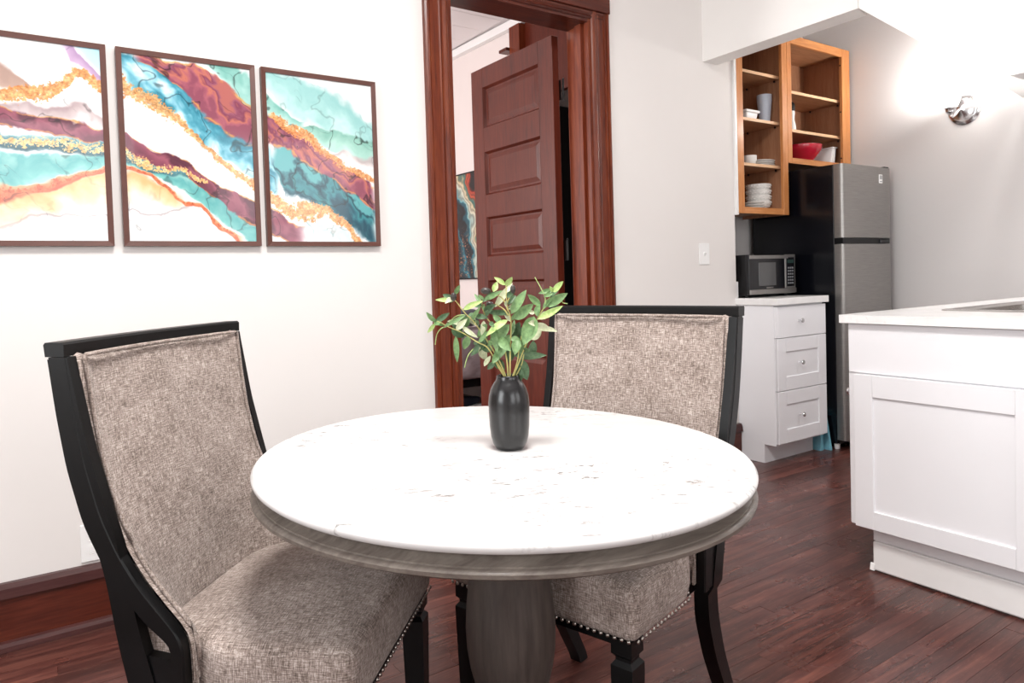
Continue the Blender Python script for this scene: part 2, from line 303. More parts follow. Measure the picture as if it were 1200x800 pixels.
def prism(pts, axis, a0, a1, bm=None):
    """polygon in two axes extruded along the third; pts ordered; axis in 'xyz'"""
    bm = bm or bmesh.new()
    def P(p, a):
        return {'x': (a, p[0], p[1]), 'y': (p[0], a, p[1]), 'z': (p[0], p[1], a)}[axis]
    A = [bm.verts.new(P(p, a0)) for p in pts]; B = [bm.verts.new(P(p, a1)) for p in pts]; n = len(pts)
    bm.faces.new(A); bm.faces.new(B[::-1])
    for i in range(n): bm.faces.new((A[i], B[i], B[(i + 1) % n], A[(i + 1) % n]))
    return bm
def lathe(prof, n=32, bm=None, c=(0, 0, 0), mtx=None):
    bm = bm or bmesh.new(); rings = []
    for r, z in prof:
        if r < 1e-6: rings.append([bm.verts.new((c[0], c[1], c[2] + z))])
        else: rings.append([bm.verts.new((c[0] + r * math.cos(2 * math.pi * i / n), c[1] + r * math.sin(2 * math.pi * i / n), c[2] + z)) for i in range(n)])
    for a, b in zip(rings, rings[1:]):
        for i in range(n):
            j = (i + 1) % n
            if len(a) == 1 and len(b) == 1: continue
            if len(a) == 1: bm.faces.new((a[0], b[i], b[j]))
            elif len(b) == 1: bm.faces.new((a[i], b[0], a[j]))
            else: bm.faces.new((a[i], b[i], b[j], a[j]))
    if mtx is not None:
        for v in bm.verts: v.co = mtx @ v.co
    return bm
def tube(pts, rad, n=6, bm=None):
    bm = bm or bmesh.new(); pts = [Vector(p) for p in pts]; rings = []
    rad = rad if isinstance(rad, (list, tuple)) else [rad] * len(pts)
    for i, p in enumerate(pts):
        d = (pts[min(i + 1, len(pts) - 1)] - pts[max(i - 1, 0)]).normalized()
        u = d.cross(Vector((0, 0, 1)) if abs(d.z) < .9 else Vector((1, 0, 0))).normalized(); w = d.cross(u)
        rings.append([bm.verts.new(p + rad[i] * (u * math.cos(2 * math.pi * k / n) + w * math.sin(2 * math.pi * k / n))) for k in range(n)])
    for a, b in zip(rings, rings[1:]):
        for i in range(n): bm.faces.new((a[i], b[i], b[(i + 1) % n], a[(i + 1) % n]))
    bm.faces.new(rings[0][::-1]); bm.faces.new(rings[-1]); return bm
def smooth_path(pts, sub=6):
    """Catmull-Rom through pts"""
    P = [np.array(p, float) for p in pts]; P = [2 * P[0] - P[1]] + P + [2 * P[-1] - P[-2]]; out = []
    for i in range(1, len(P) - 2):
        for k in range(sub):
            t = k / sub; a, b, c, d = P[i - 1:i + 3]
            out.append(.5 * ((2 * b) + (c - a) * t + (2 * a - 5 * b + 4 * c - d) * t * t + (3 * b - a - 3 * c + d) * t ** 3))
    out.append(P[-2]); return [tuple(p) for p in out]
def rbox(hx, hy, hz, r, n=8, k=4, fn=None):
    """rounded box, dense, optional deform"""
    bm = bmesh.new()
    def par(h):
        e = [-h + r * (1 - math.cos(math.pi / 2 * i / k)) for i in range(k)]
        m = [-h + r + (2 * h - 2 * r) * i / n for i in range(n + 1)]
        return e + m + [-x for x in e[::-1]]
    H = (hx, hy, hz)
    for ax in range(3):
        a, b = [i for i in range(3) if i != ax]; pa, pb = par(H[a]), par(H[b])
        for sg in (-1, 1):
            g = []
            for x in pa:
                row = []
                for y in pb:
                    p = [0, 0, 0]; p[a] = x; p[b] = y; p[ax] = sg * H[ax]
                    q = Vector(p); c = Vector([max(-H[i] + r, min(H[i] - r, p[i])) for i in range(3)])
                    d = q - c
                    if d.length > 1e-9: q = c + d.normalized() * r
                    row.append(bm.verts.new(q))
                g.append(row)
            for i in range(len(pa) - 1):
                for j in range(len(pb) - 1): bm.faces.new((g[i][j], g[i + 1][j], g[i + 1][j + 1], g[i][j + 1]))
    bmesh.ops.remove_doubles(bm, verts=bm.verts, dist=1e-5)
    if fn:
        for v in bm.verts: v.co = fn(v.co)
    return bm
def uvs(o, fn):
    me = o.data; uv = me.uv_layers.new(name='UVMap')
    for p in me.polygons:
        for li in p.loop_indices:
            uv.data[li].uv = fn(me.vertices[me.loops[li].vertex_index].co, p.normal)
def boxuv(co, n):
    a = [abs(n.x), abs(n.y), abs(n.z)]; i = a.index(max(a))
    return [(co.y, co.z), (co.x, co.z), (co.x, co.y)][i]
def tag(o, label=None, cat=None, group=None, kind=None):
    if label: o['label'] = label
    if cat: o['category'] = cat
    if group: o['group'] = group
    if kind: o['kind'] = kind
    return o
def thing(name, label, cat, loc=(0, 0, 0), rz=0, group=None):
    o = bpy.data.objects.new(name, None); COL.objects.link(o); o.location = loc; o.rotation_euler = (0, 0, rz); o.empty_display_size = .05
    return tag(o, label, cat, group)
def setting(name, loc=(0, 0, 0), label=None, cat=None):
    o = bpy.data.objects.new(name, None); COL.objects.link(o); o.location = loc
    return tag(o, label, cat, None, 'structure')
def struct(name, bm, mat, label, cat='wall', **k):
    o = obj(name, bm, mat, **k); return tag(o, label, cat, None, 'structure')

# ------------------------------------------------------------------ the setting
YA = 2.61; ZC = 3.16
# floor: slab, then every board near the camera as its own object
fl = struct('floor', bx(-2.4, 4.7, -2.6, 6.8, -.12, -.016), M['gap'], 'dark red-brown narrow-board hardwood floor running under table and kitchen', 'floor')
rng = random.Random(7)
BW = .0575; bmesh_cache = []
for L in (.7, .95, 1.2, 1.5):
    b = bx(0, L - .0008, 0, BW - .0008, -.016, 0)
    me = bpy.data.meshes.new('floorboard'); b.to_mesh(me); b.free(); me.materials.append(M['floor']); bmesh_cache.append((L, me))
row = 0; y = -.2
while y < 2.94:
    x = -.55 - rng.random() * .3; xe = 4.5 if y > 2.2 else 4.5
    while x < xe:
        L, me = rng.choice(bmesh_cache)
        if y > YA - .02 and x < 3.25 and x + L < 3.35: x += L; continue
        o = bpy.data.objects.new('floorboard', me); COL.objects.link(o); o.parent = fl
        o.location = (x, y, rng.uniform(-.0006, .0002)); x += L
    y += BW; row += 1
ff = bmesh.new()
def farboards(x0, x1, y0, y1):
    y = y0
    while y < y1:
        x = x0 - rng.random() * .5
        while x < x1:
            L = rng.choice((.9, 1.3, 1.7)); a = max(x, x0); b_ = min(x + L, x1)
            if b_ - a > .02: box(ff, a, b_ - .0008, y, y + BW - .0008, -.015, -.0003)
            x += L
        y += BW
farboards(-2.35, 4.6, -2.55, -.2 - BW * .99); farboards(-2.35, -.86, -.2, 2.62); farboards(-.9, 3.5, 2.96, 6.7)
farboards(1.3, 2.4, 2.62, 2.93)
tag(obj('floorboards_beyond', ff, M['floor_far'], fl), kind='stuff')

# wall A with the doorway
DX0, DX1, DZ = 1.478, 2.262, 2.305
w = bmesh.new()
box(w, -2.4, DX0, YA, YA + .14, 0, ZC); box(w, DX1, 3.314, YA, YA + .14, 0, ZC); box(w, DX0, DX1, YA, YA + .14, DZ, ZC)
box(w, 3.19, 3.314, YA + .14, 2.95, 0, ZC)
struct('wall_back', w, M['wall'], 'long off-white painted wall carrying the three framed paintings and the doorway')
struct('wall_kitchen_back', bx(3.2, 4.66, 2.95, 3.05, 0, ZC), M['kitchen_wall'], 'grey-white kitchen wall seen between microwave and wooden cabinet')
struct('wall_right', bx(4.52, 4.64, -2.5, 2.95, 0, ZC), M['kitchen_wall'], 'pale grey kitchen wall with the glowing sconce right of the fridge')
def wall_with_windows(name, fixed, vert, lo, hi, wins, label, glassn):
    """vert: wall lies along x ('x') or y ('y')"""
    b = bmesh.new(); z0, z1 = .9, 2.6; cur = lo
    t0, t1 = fixed
    def B(a, c, za, zb):
        if vert == 'x': box(b, a, c, t0, t1, za, zb)
        else: box(b, t0, t1, a, c, za, zb)
    for (a, c) in wins: B(cur, a, 0, ZC); B(a, c, 0, z0); B(a, c, z1, ZC); cur = c
    B(cur, hi, 0, ZC); struct(name, b, M['wall'], label)
    for (a, c) in wins:
        f = bmesh.new(); m = (t0 + t1) / 2
        def F(p, q, za, zb):
            if vert == 'x': box(f, p, q, m - .03, m + .03, za, zb)
            else: box(f, m - .03, m + .03, p, q, za, zb)
        F(a, a + .05, z0, z1); F(c - .05, c, z0, z1); F(a + .05, c - .05, z0, z0 + .05); F(a + .05, c - .05, z1 - .05, z1); F(a + .05, c - .05, (z0 + z1) / 2 - .025, (z0 + z1) / 2 + .025)
        global WN; WN += 1
        tag(obj('window_%d' % WN, f, M['trim_white']), 'white sash window frame in the wall behind the viewer' if vert == 'x' else 'white sash window frame in the wall left of the viewer', 'window', 'windows outside the view', 'structure')
WN = 0
wall_with_windows('wall_front', (-2.56, -2.44), 'x', -2.4, 4.52, [(-.65, .85), (1.55, 3.05)], 'off-white wall behind the viewer with two windows', 0)
wall_with_windows('wall_left', (-2.36, -2.24), 'y', -2.44, YA, [(-.1, 1.3)], 'off-white wall left of the viewer with one window', 0)
struct('ceiling', bx(-2.4, 4.66, -2.6, 3.05, ZC, ZC + .1), M['ceiling'], 'plain white ceiling over the dining room and kitchen', 'ceiling')

# bedroom beyond the door
w = bmesh.new()
prism([(3.385, 3.06), (3.349, 3.98), (3.47, 3.98), (3.5, 3.06)], 'z', 0, ZC, w); prism([(3.325, 4.60), (3.272, 5.9), (3.25, 6.55), (3.4, 6.55), (3.44, 4.60)], 'z', 0, ZC, w)
box(w, 3.34, 3.46, 3.98, 4.60, 3.12, ZC); box(w, 3.47, 4.0, 3.90, 3.98, 0, ZC); box(w, 3.44, 4.0, 4.60, 4.68, 0, ZC); box(w, 3.95, 4.0, 3.98, 4.60, 0, ZC); box(w, 3.36, 3.95, 3.98, 4.60, ZC - .05, ZC)
struct('wall_bedroom_right', w, M['bed_wall'], 'pinkish white bedroom wall seen through the doorway behind the swirl painting')
struct('wall_bedroom_back', bx(-1.2, 3.3, 6.55, 6.65, 0, ZC), M['bed_wall'], 'far white wall of the bedroom beyond the doorway')
struct('wall_bedroom_left', bx(-1.3, -1.2, 2.75, 6.65, 0, ZC), M['bed_wall'], 'left wall of the bedroom beyond the doorway')
c = bmesh.new(); box(c, -1.3, 3.5, 2.75, 6.65, ZC - .0, ZC + .06)
struct('ceiling_bedroom', c, M['ceiling'], 'white boarded bedroom ceiling seen through the top of the doorway', 'ceiling')
# shallow ceiling boards
for i in range(12):
    o = obj('ceiling_board', bx(-1.18, 3.22, 3.1 + i * .28, 3.1 + i * .28 + .274, ZC - .012, ZC, bev=.002), M['ceiling'], bpy.data.objects['ceiling_bedroom'])
cr = prism([(3.36, 3.1), (3.33, 3.1), (3.222, 5.9), (3.2, 6.5), (3.26, 6.5)], 'z', ZC - .075, ZC - .012)
struct('trim_1', cr, M['trim_white'], 'white cornice strip along the top of the bedroom wall', 'trim')
# tall dark wood closet surround on the bedroom wall
cl = setting('trim_2', (3.31, 4.42, 0), 'tall dark red wooden closet front behind the open door', 'closet')
obj('post', bx(-.06, 0.02, .17, .31, 0, 3.08, bev=.003), M['red_wood'], cl)
obj('panel', bx(-.0, 0.04, -.42, .17, 2.46, 3.10), M['door_wood'], cl)
obj('dark_lining', bx(.55, .62, -.42, .17, 0, 2.46), M['gap'], cl)  # near-black boards paint in the shade inside the closet
obj('dark_lining', bx(.06, .55, .14, .17, 0, 2.46), M['gap'], cl)
obj('dark_lining', bx(.06, .55, -.42, -.39, 0, 2.46), M['gap'], cl)
obj('post', bx(-.06, 0.06, -.54, -.42, 0, 3.08, bev=.003), M['red_wood'], cl)
obj('cap', bx(-.09, -.0, .31, .42, 2.90, 2.925, bev=.003), M['red_wood_x'], cl)

# header over the kitchen opening: two white faces meeting in a corner
h = bmesh.new(); ZH = 2.215
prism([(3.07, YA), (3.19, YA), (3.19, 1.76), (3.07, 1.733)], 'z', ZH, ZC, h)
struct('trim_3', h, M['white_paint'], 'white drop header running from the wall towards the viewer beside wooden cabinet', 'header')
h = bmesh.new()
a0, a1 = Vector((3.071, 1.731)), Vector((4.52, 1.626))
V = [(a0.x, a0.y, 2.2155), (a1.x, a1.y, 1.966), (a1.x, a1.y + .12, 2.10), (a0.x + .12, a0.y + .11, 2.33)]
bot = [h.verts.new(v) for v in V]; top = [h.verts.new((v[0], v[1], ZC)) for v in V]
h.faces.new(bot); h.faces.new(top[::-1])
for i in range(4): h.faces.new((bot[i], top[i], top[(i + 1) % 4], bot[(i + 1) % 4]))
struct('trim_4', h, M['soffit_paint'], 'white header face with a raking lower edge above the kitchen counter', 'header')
struct('trim_5', bx(4.2, 4.52, .3, 1.571, 2.03, 2.105, bev=.002), M['trim_white'], 'short white boxed ledge at the upper right edge of the view', 'ledge')

# baseboards
def baseboard(name, x0, x1, label):
    r = setting(name, ((x0 + x1) / 2, YA, 0), label, 'baseboard'); h_ = (x1 - x0) / 2
    obj('board', bx(-h_, h_, -.018, 0, 0.0, .16), M['red_wood_x'], r)
    obj('cap', prism([(-.03, .158), (0, .158), (0, .2), (-.018, .2), (-.026, .186)], 'x', -h_, h_), M['cap_wood'], r)
    obj('shoe_moulding', prism([(-.036, 0), (0, 0), (0, .028), (-.02, .028), (-.028, .024), (-.034, .014)], 'x', -h_, h_), M['cap_wood'], r)
M['cap_wood'] = wood('baseboard_cap_wood', '34191a', '44211f', '55302d', 'x', .35, coat=.1)
baseboard('baseboard_back', -2.24, 1.364, 'tall dark red wooden baseboard under the paintings behind left chair')
baseboard('baseboard_right', 2.385, 3.312, 'short dark red baseboard between doorway and white drawer cabinet')

# doorway
dr = setting('door_1', (1.87, YA, 0), 'dark red wooden doorway with an open panelled door', 'door')
def casing(x_out, x_in):
    # fluted profile across the width (u from the outer edge), depth towards the room (-y)
    pf = [(0, 0), (0, .022), (.008, .026), (.018, .024), (.020, .017), (.024, .022), (.030, .022), (.033, .015), (.066, .015), (.072, .019), (.078, .012), (.084, .020), (.096, .024), (.106, .018), (.112, .012), (.116, .0)]
    s = 1 if x_in > x_out else -1
    L = abs(x_in - x_out)
    return [(x_out + s * u / .116 * L, YA - d) for u, d in pf]
for xo, xi in ((1.365, 1.481), (2.372, 2.259)):
    p = casing(xo, xi); o = obj('casing', prism([(a - 1.87, b - YA) for a, b in p], 'z', 0, 2.335), M['red_wood'], dr)
pf = [(2.30, 0), (2.30, .012), (2.308, .018), (2.316, .013), (2.325, .02), (2.334, .02), (2.336, .0)]
obj('head_bead', prism([(-b, a) for a, b in pf], 'x', -.50, .498), M['red_wood_x'], dr)
obj('head_casing', bx(-.512, .508, -.028, 0, 2.337, 2.53, bev=.003), M['red_wood_x'], dr)
obj('jamb', bx(DX0 - .002 - 1.87, DX0 + .018 - 1.87, -.008, .15, 0, DZ), M['red_wood'], dr)
jb = bmesh.new(); box(jb, DX1 - .014 - 1.87, DX1 + .006 - 1.87, -.008, .15, 0, DZ); box(jb, DX1 - .03 - 1.87, DX1 - .014 - 1.87, .03, .075, 0, DZ - .02)
obj('jamb', jb, M['red_wood'], dr)
obj('head_jamb', bx(DX0 + .018 - 1.87, DX1 - .014 - 1.87, -.008, .15, DZ - .02, DZ + .005), M['red_wood_x'], dr)
# door leaf: local y along the leaf from the hinge
def leaf():
    b = bmesh.new(); TH = .042; W = .745; Ht = 2.265
    ps = [(2.155, 1.925), (1.79, 1.545), (1.42, 1.195), (1.06, .80), (.66, .22)]
    y0, y1 = .115, W - .115
    box(b, 0, TH, 0, y0, .012, Ht, bev=.002); box(b, 0, TH, y1, W, .012, Ht, bev=.002)
    ed = [Ht] + [v for p in ps for v in p] + [.012]
    for i in range(0, len(ed), 2): box(b, .0005, TH - .0005, y0, y1, ed[i + 1], ed[i])
    return b, ps, y0, y1, TH
lb, ps, ly0, ly1, TH = leaf()
lf = obj('leaf', lb, M['door_wood'], dr)
lf.location = (2.172 - 1.87, 2.79 - YA, 0); lf.rotation_euler = (0, 0, math.radians(1.5))
for (zt, zb) in ps:
    b = bmesh.new(); m = .03
    A = [(TH * .5 - .004, ly0, zb), (TH * .5 - .004, ly1, zb), (TH * .5 - .004, ly1, zt), (TH * .5 - .004, ly0, zt)]
    def ring(x, mm): return [b.verts.new((x, ly0 + mm, zb + mm)), b.verts.new((x, ly1 - mm, zb + mm)), b.verts.new((x, ly1 - mm, zt - mm)), b.verts.new((x, ly0 + mm, zt - mm))]
    seq = [ring(.001, 0), ring(.008, .006), ring(.016, .012), ring(.016, .022), ring(.009, .045)]
    for p, q in zip(seq, seq[1:]):
        for i in range(4): b.faces.new((p[i], p[(i + 1) % 4], q[(i + 1) % 4], q[i]))
    b.faces.new(seq[-1])
    seq2 = [ring(TH - .001, 0), ring(TH - .014, .014), ring(TH - .01, .045)]
    for p, q in zip(seq2, seq2[1:]):
        for i in range(4): b.faces.new((p[i], q[i], q[(i + 1) % 4], p[(i + 1) % 4]))
    b.faces.new(seq2[-1][::-1])
    obj('panel', b, M['door_wood'], lf, norm=False)
for hz in (2.0, 1.2, .25):
    b = tube([(.056, -.012, hz - .05), (.056, -.012, hz + .05)], .006, 8)
    lathe([(0, .05), (.005, .051), (.006, .056), (0, .062)], 8, b, (.058, -.012, hz))
    box(b, .043, .046, -.01, .03, hz - .05, hz + .05)
    tag(obj('hinge', b, M['dark_metal'], lf, smooth='auto'), 'tarnished metal hinge')
b = lathe([(0, -.0), (.012, 0), (.012, .02), (.026, .03), (.03, .045), (.02, .06), (0, .064)], 20, mtx=Matrix.Translation((TH, .69, 1.0)) @ Matrix.Rotation(math.pi / 2, 4, 'Y'))
obj('knob', b, M['dark_metal'], lf, smooth=True)

# switch and outlet
def plate(name, x, z, w_, h_, label, cat, toggle):
    t = thing(name, label, cat, (x, YA, z))
    obj('cover', bx(-w_ / 2, w_ / 2, -.006, 0, -h_ / 2, h_ / 2, bev=.002), M['plastic_white'], t)
    if toggle: obj('toggle', prism([(-.006, -.01), (-.016, .006), (-.006, .01)], 'x', -.006, .006), M['plastic_white'], t)
    else:
        for dz in (-.02, .02): obj('socket', bx(-.016, .016, -.008, -.005, dz - .014, dz + .014, bev=.003), M['plastic_white'], t)
    for dz in (-.04, .04): obj('screw', lathe([(0, .0012), (.003, .001), (.003, 0)], 8, mtx=Matrix.Translation((0, -.006, dz)) @ Matrix.Rotation(math.pi / 2, 4, 'X')), M['plastic_white'], t)
plate('light_switch', 3.046, 1.169, .082, .117, 'white toggle light switch on the wall above the right chair', 'light switch', True)
plate('wall_outlet', .125, .268, .075, .12, 'white outlet cover low on wall beside the left chair back', 'outlet', False)

# added ceiling lamps, unseen above the view
for (x, y_, r, nm) in ((.5, .7, .28, 'round ceiling lamp over the dining table, above the view'), (3.9, 1.2, .22, 'small round ceiling lamp over the kitchen, above the view')):
    t = thing('ceiling_lamp', nm, 'ceiling lamp', (x, y_, ZC))
    obj('rim', lathe([(r - .02, -.0), (r, -.0), (r, -.06), (r - .02, -.06)], 40), M['trim_white'], t, smooth='auto')
    obj('diffuser', lathe([(0, -.08), (r * .5, -.075), (r - .02, -.055), (r - .02, -.03), (0, -.03)], 40), M['plastic_white'], t, smooth='auto')

# ------------------------------------------------------------------ dining chairs (local +x = towards the chair's back, +y = sitter's right)
def lerp(x, xs, ys): return float(np.interp(x, xs, ys))
FZ = [.38, .485, .513, .551, .595, .644, .707, .791, .876, .988]; FS = [.279, .279, .285, .318, .353, .382, .408, .429, .441, .452]
def smooth_tab(Z, S):
    zz = np.linspace(Z[0], Z[-1], 400); v = np.interp(zz, Z, S)
    for w_ in (21, 13): v = np.convolve(np.pad(v, w_ // 2, mode='edge'), np.ones(w_) / w_, 'valid')
    return zz, v
FZ, FS = smooth_tab(FZ, FS)
def s_front(z): return lerp(z, FZ, FS)
RZ = [0, .1, .2, .3, .38, .44, .5, .6, .7, .82, .988]; RS = [.505, .452, .405, .375, .37, .382, .394, .407, .431, .458, .486]
RZ, RS = smooth_tab(RZ, RS)
def s_rear(z): return lerp(z, RZ, RS)
def w_out(z): return lerp(z, [.38, .5, .988], [.252, .255, .268])
TOPZ = .972
def shell_mesh():
    bm = bmesh.new(); nu, nz = 40, 34; rows = []
    for j in range(nz + 1):
        z = .43 + (TOPZ - .43) * j / nz; row = []
        wi = w_out(z) - .0205; sf = s_front(z) - .003; sc = min(s_rear(z) - .018, s_front(z) + .13) + .004
        if z > .93: sc = s_front(z) + .012 + (sc - s_front(z) - .012) * 1.0
        for i in range(nu + 1):
            u = -1 + 2 * i / nu; a = abs(u); e = .90
            if a > e: s = sf - .004 * math.sin(math.pi * (a - e) / (1 - e)); wv = wi * (1 - (1 - a) * .9)
            else:
                q = a / e; s = sf + (sc - sf) * (1 - q ** 2.6) ** .62; wv = wi * (.91 * q ** .9)
            if z > TOPZ - .02: s += .014 * ((z - TOPZ + .02) / .02) ** 2
            row.append(bm.verts.new((s, math.copysign(wv, u), z)))
        rows.append(row)
    for a, b in zip(rows, rows[1:]):
        for i in range(nu): bm.faces.new((a[i], a[i + 1], b[i + 1], b[i]))
    return bm
def shell_s(z, u):  # front border line
    return s_front(z) - .008
def make_chair():
    t = thing('dining_chair', 'tmp', 'chair', (0, 0, 0), 0, 'upholstered dining chairs at the round table')
    # seat cushion
    def f(v):
        s, w_, z = v.x, v.y, v.z
        k = max(0, min(1, (s - .035) / .05)) ; k = k * k * (3 - 2 * k)
        w_ *= 1 - .105 * k
        if z > 0: z += .024 * (1 - (w_ / .24) ** 2) * (1 - (s / .22) ** 2) + .004
        if z > -.02: w_ *= 1 + .015 * (1 - ((z) / .055) ** 2)
        return Vector((s, w_, z))
    b = rbox(.19, .24, .052, .022, 12, 5, f)
    for v in b.verts: v.co += Vector((.19, 0, .434))
    st = obj('seat', b, M['fabric'], t, smooth=True); uvs(st, boxuv)
    # inner back shell + piping + outer panel
    sh = obj('backrest', shell_mesh(), M['fabric'], t, smooth=True, norm=False)
    uvs(sh, lambda c, n: (c.y + math.copysign(max(0, s_rear(c.z) - c.x), c.y) * .9, c.z))
    pts = []
    for side in (-1, 1):
        zs = np.linspace(.46, .966, 26); P = [(s_front(z) - .009, side * (w_out(z) - .030), z) for z in zs]
        pts = P if side == -1 else pts + [(s_front(.966) - .007 + .020 * (1 - abs(q) ** 2), q * (w_out(.966) - .036), .966) for q in np.linspace(-1, 1, 12)] + P[::-1]
    pp = obj('piping', tube(pts, .0038, 6), M['fabric'], sh, smooth=True); uvs(pp, boxuv)
    b = bmesh.new(); g = []
    for j in range(13):
        z = .40 + .55 * j / 12
        g.append([b.verts.new((s_rear(z) - .008 + .016 * (1 - (q / 6) ** 2), q / 6 * (w_out(z) - .03), z)) for q in range(-6, 7)])
    for p, q in zip(g, g[1:]):
        for i in range(12): b.faces.new((p[i], q[i], q[i + 1], p[i + 1]))
    ob = obj('outer_back', b, M['fabric'], t, smooth=True); uvs(ob, boxuv)
    for sd in (-1, 1):
        q = obj('outer_side', prism([(.27, .40), (.385, .40), (.40, .60), (.37, .62), (.33, .54), (.275, .49)], 'y', sd * .226, sd * .231), M['fabric'], t); uvs(q, boxuv)
    # top rail, bowed backwards in the middle
    b = bmesh.new(); R = []
    for q in np.linspace(-1, 1, 17):
        s = .018 * (1 - q * q); y_ = q * .269
        R.append([b.verts.new(p) for p in ((.4515 + s, y_, .966), (.4510 + s, y_, .985), (.455 + s, y_, .989), (.484 + s, y_, .989), (.487 + s, y_, .985), (.485 + s, y_, .966))])
    for p, q in zip(R, R[1:]):
        for i in range(6): b.faces.new((p[i], p[(i + 1) % 6], q[(i + 1) % 6], q[i]))
    b.faces.new(R[0]); b.faces.new(R[-1][::-1])
    obj('top_rail', b, M['black_wood'], t, smooth='auto')
    for sd in (-1, 1):
        # curved wing frame
        zs = list(np.linspace(.385, .965, 40)); front = [(s_front(z), z) for z in zs]; n = len(front)
        back = []
        for i, (s, z) in enumerate(front):
            a = front[max(0, i - 1)]; c = front[min(n - 1, i + 1)]; d = Vector((c[0] - a[0], c[1] - a[1])).normalized()
            wd_ = lerp(z, [.50, .55, .7, .95], [.021, .030, .034, .033])
            back.append((s + d.y * wd_, z - d.x * wd_))
        b = bmesh.new(); secs = []
        for (p, q) in zip(front, back):
            wo = w_out(p[1])
            secs.append([b.verts.new(v) for v in ((p[0], sd * (wo - .020), p[1]), (p[0], sd * (wo - .003), p[1]), (p[0] + .003, sd * wo, p[1]), (q[0], sd * wo, q[1]), (q[0], sd * (wo - .020), q[1]))])
        for p, q in zip(secs, secs[1:]):
            for i in range(5): b.faces.new((p[i], p[(i + 1) % 5], q[(i + 1) % 5], q[i]))
        b.faces.new(secs[0]); b.faces.new(secs[-1][::-1])
        obj('wing_frame', b, M['black_wood'], t, smooth='auto')
        # rear stile running down into the sabre leg
        b = bmesh.new(); secs = []
        for z in list(np.linspace(0, .965, 44)):
            r = s_rear(z); dp = lerp(z, [0, .3, .45, .55, .8, .95], [.034, .05, .046, .040, .034, .033]); wo = w_out(z) - .0015 - (.012 if z < .37 else 0); ti = .034 if z < .45 else .02
            secs.append([b.verts.new(v) for v in ((r - dp, sd * (wo - ti), z), (r - dp, sd * wo, z), (r, sd * wo, z), (r, sd * (wo - ti), z))])
        for p, q in zip(secs, secs[1:]):
            for i in range(4): b.faces.new((p[i], p[(i + 1) % 4], q[(i + 1) % 4], q[i]))
        b.faces.new(secs[0]); b.faces.new(secs[-1][::-1])
        obj('rear_leg', b, M['black_wood'], t, smooth='auto')
        obj('side_rail', prism([(.285, .385), (.352, .385), (.352, .478), (.30, .470), (.285, .462)], 'y', sd * .222, sd * .249), M['black_wood'], t)
        # front leg: block, neck, tapered square post
        b = bmesh.new(); L = []
        for (h, z) in ((.0225, .384), (.0225, .352), (.0165, .345), (.0165, .339), (.0235, .330), (.0235, .31), (.017, 0)):
            c0, c1 = .031, sd * .205
            L.append([b.verts.new((c0 + x * h, c1 + y_ * h, z)) for x, y_ in ((-1, -1), (1, -1), (1, 1), (-1, 1))])
        for p, q in zip(L, L[1:]):
            for i in range(4): b.faces.new((p[i], p[(i + 1) % 4], q[(i + 1) % 4], q[i]))
        b.faces.new(L[0]); b.faces.new(L[-1][::-1])
        obj('front_leg', b, M['black_wood'], t)
    b = bmesh.new(); box(b, .012, .03, -.225, .225, .368, .386); box(b, .03, .37, -.212, -.195, .368, .386); box(b, .03, .37, .195, .212, .368, .386); box(b, .345, .365, -.21, .21, .368, .40)
    obj('seat_frame', b, M['black_wood'], t)
    # nailheads round the bottom edge of the seat
    nm = bpy.data.meshes.new('nailhead'); b = lathe([(.0044, 0), (.0038, .0016), (.0022, .0028), (0, .0034)], 8); b.to_mesh(nm); b.free(); nm.materials.append(M['nail'])
    for p in nm.polygons: p.use_smooth = True
    spots = [((.0005, y_, .3885), Vector((-1, 0, 0))) for y_ in np.linspace(-.226, .226, 31)]
    for sd in (-1, 1):
        for s in np.linspace(.012, .268, 18):
            k = max(0, min(1, (s - .225) / .05)); k = k * k * (3 - 2 * k)
            spots.append(((s, sd * .2402 * (1 - .105 * k), .3885), Vector((0, sd, 0))))
    for p, d in spots:
        o = bpy.data.objects.new('nailhead', nm); COL.objects.link(o); o.parent = st
        o.location = p; o.rotation_euler = d.to_track_quat('Z', 'Y').to_euler()
    return t
def copy_tree(o, parent=None):
    c = o.copy(); COL.objects.link(c); c.parent = parent
    for ch in [x for x in o.children]: copy_tree(ch, c)
    return c
chair = make_chair()
chair2 = copy_tree(chair)
chair['label'] = 'left dining chair, tweed upholstery and black frame, angled under the paintings'
chair2['label'] = 'right dining chair behind the vase, tweed back facing the viewer before the doorway'
chair.location = (.55, 1.226, 0); chair.rotation_euler = (0, 0, 2.409)
chair2.location = (.819, 1.171, 0); chair2.rotation_euler = (0, 0, .286)

# ------------------------------------------------------------------ round table
TC = (.731, 1.118); TR = .457
tb = thing('dining_table', 'round pedestal dining table with white marble top and grey washed wood base', 'table', (TC[0], TC[1], 0))
tilt = Vector((.023, -.0275, 1)).normalized().to_track_quat('Z', 'Y')
tz = Matrix.Translation((0, 0, .74)) @ Vector((0, 0, 1)).rotation_difference(Vector((.023, -.0275, 1)).normalized()).to_matrix().to_4x4()
b = lathe([(0, -.0165), (TR - .006, -.0165), (TR - .001, -.012), (TR, -.008), (TR - .001, -.004), (TR - .005, 0), (TR - .03, 0), (0, 0)], 160)
top = obj('tabletop', b, M['marble'], tb, smooth='auto'); top.matrix_local = tz
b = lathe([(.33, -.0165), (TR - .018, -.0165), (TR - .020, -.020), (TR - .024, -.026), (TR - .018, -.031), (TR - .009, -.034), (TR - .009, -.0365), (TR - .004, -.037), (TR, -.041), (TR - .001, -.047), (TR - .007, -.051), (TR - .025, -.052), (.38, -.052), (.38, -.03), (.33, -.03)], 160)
ap = obj('apron', b, M['grey_wood_rim'], tb, smooth='auto'); ap.matrix_local = tz
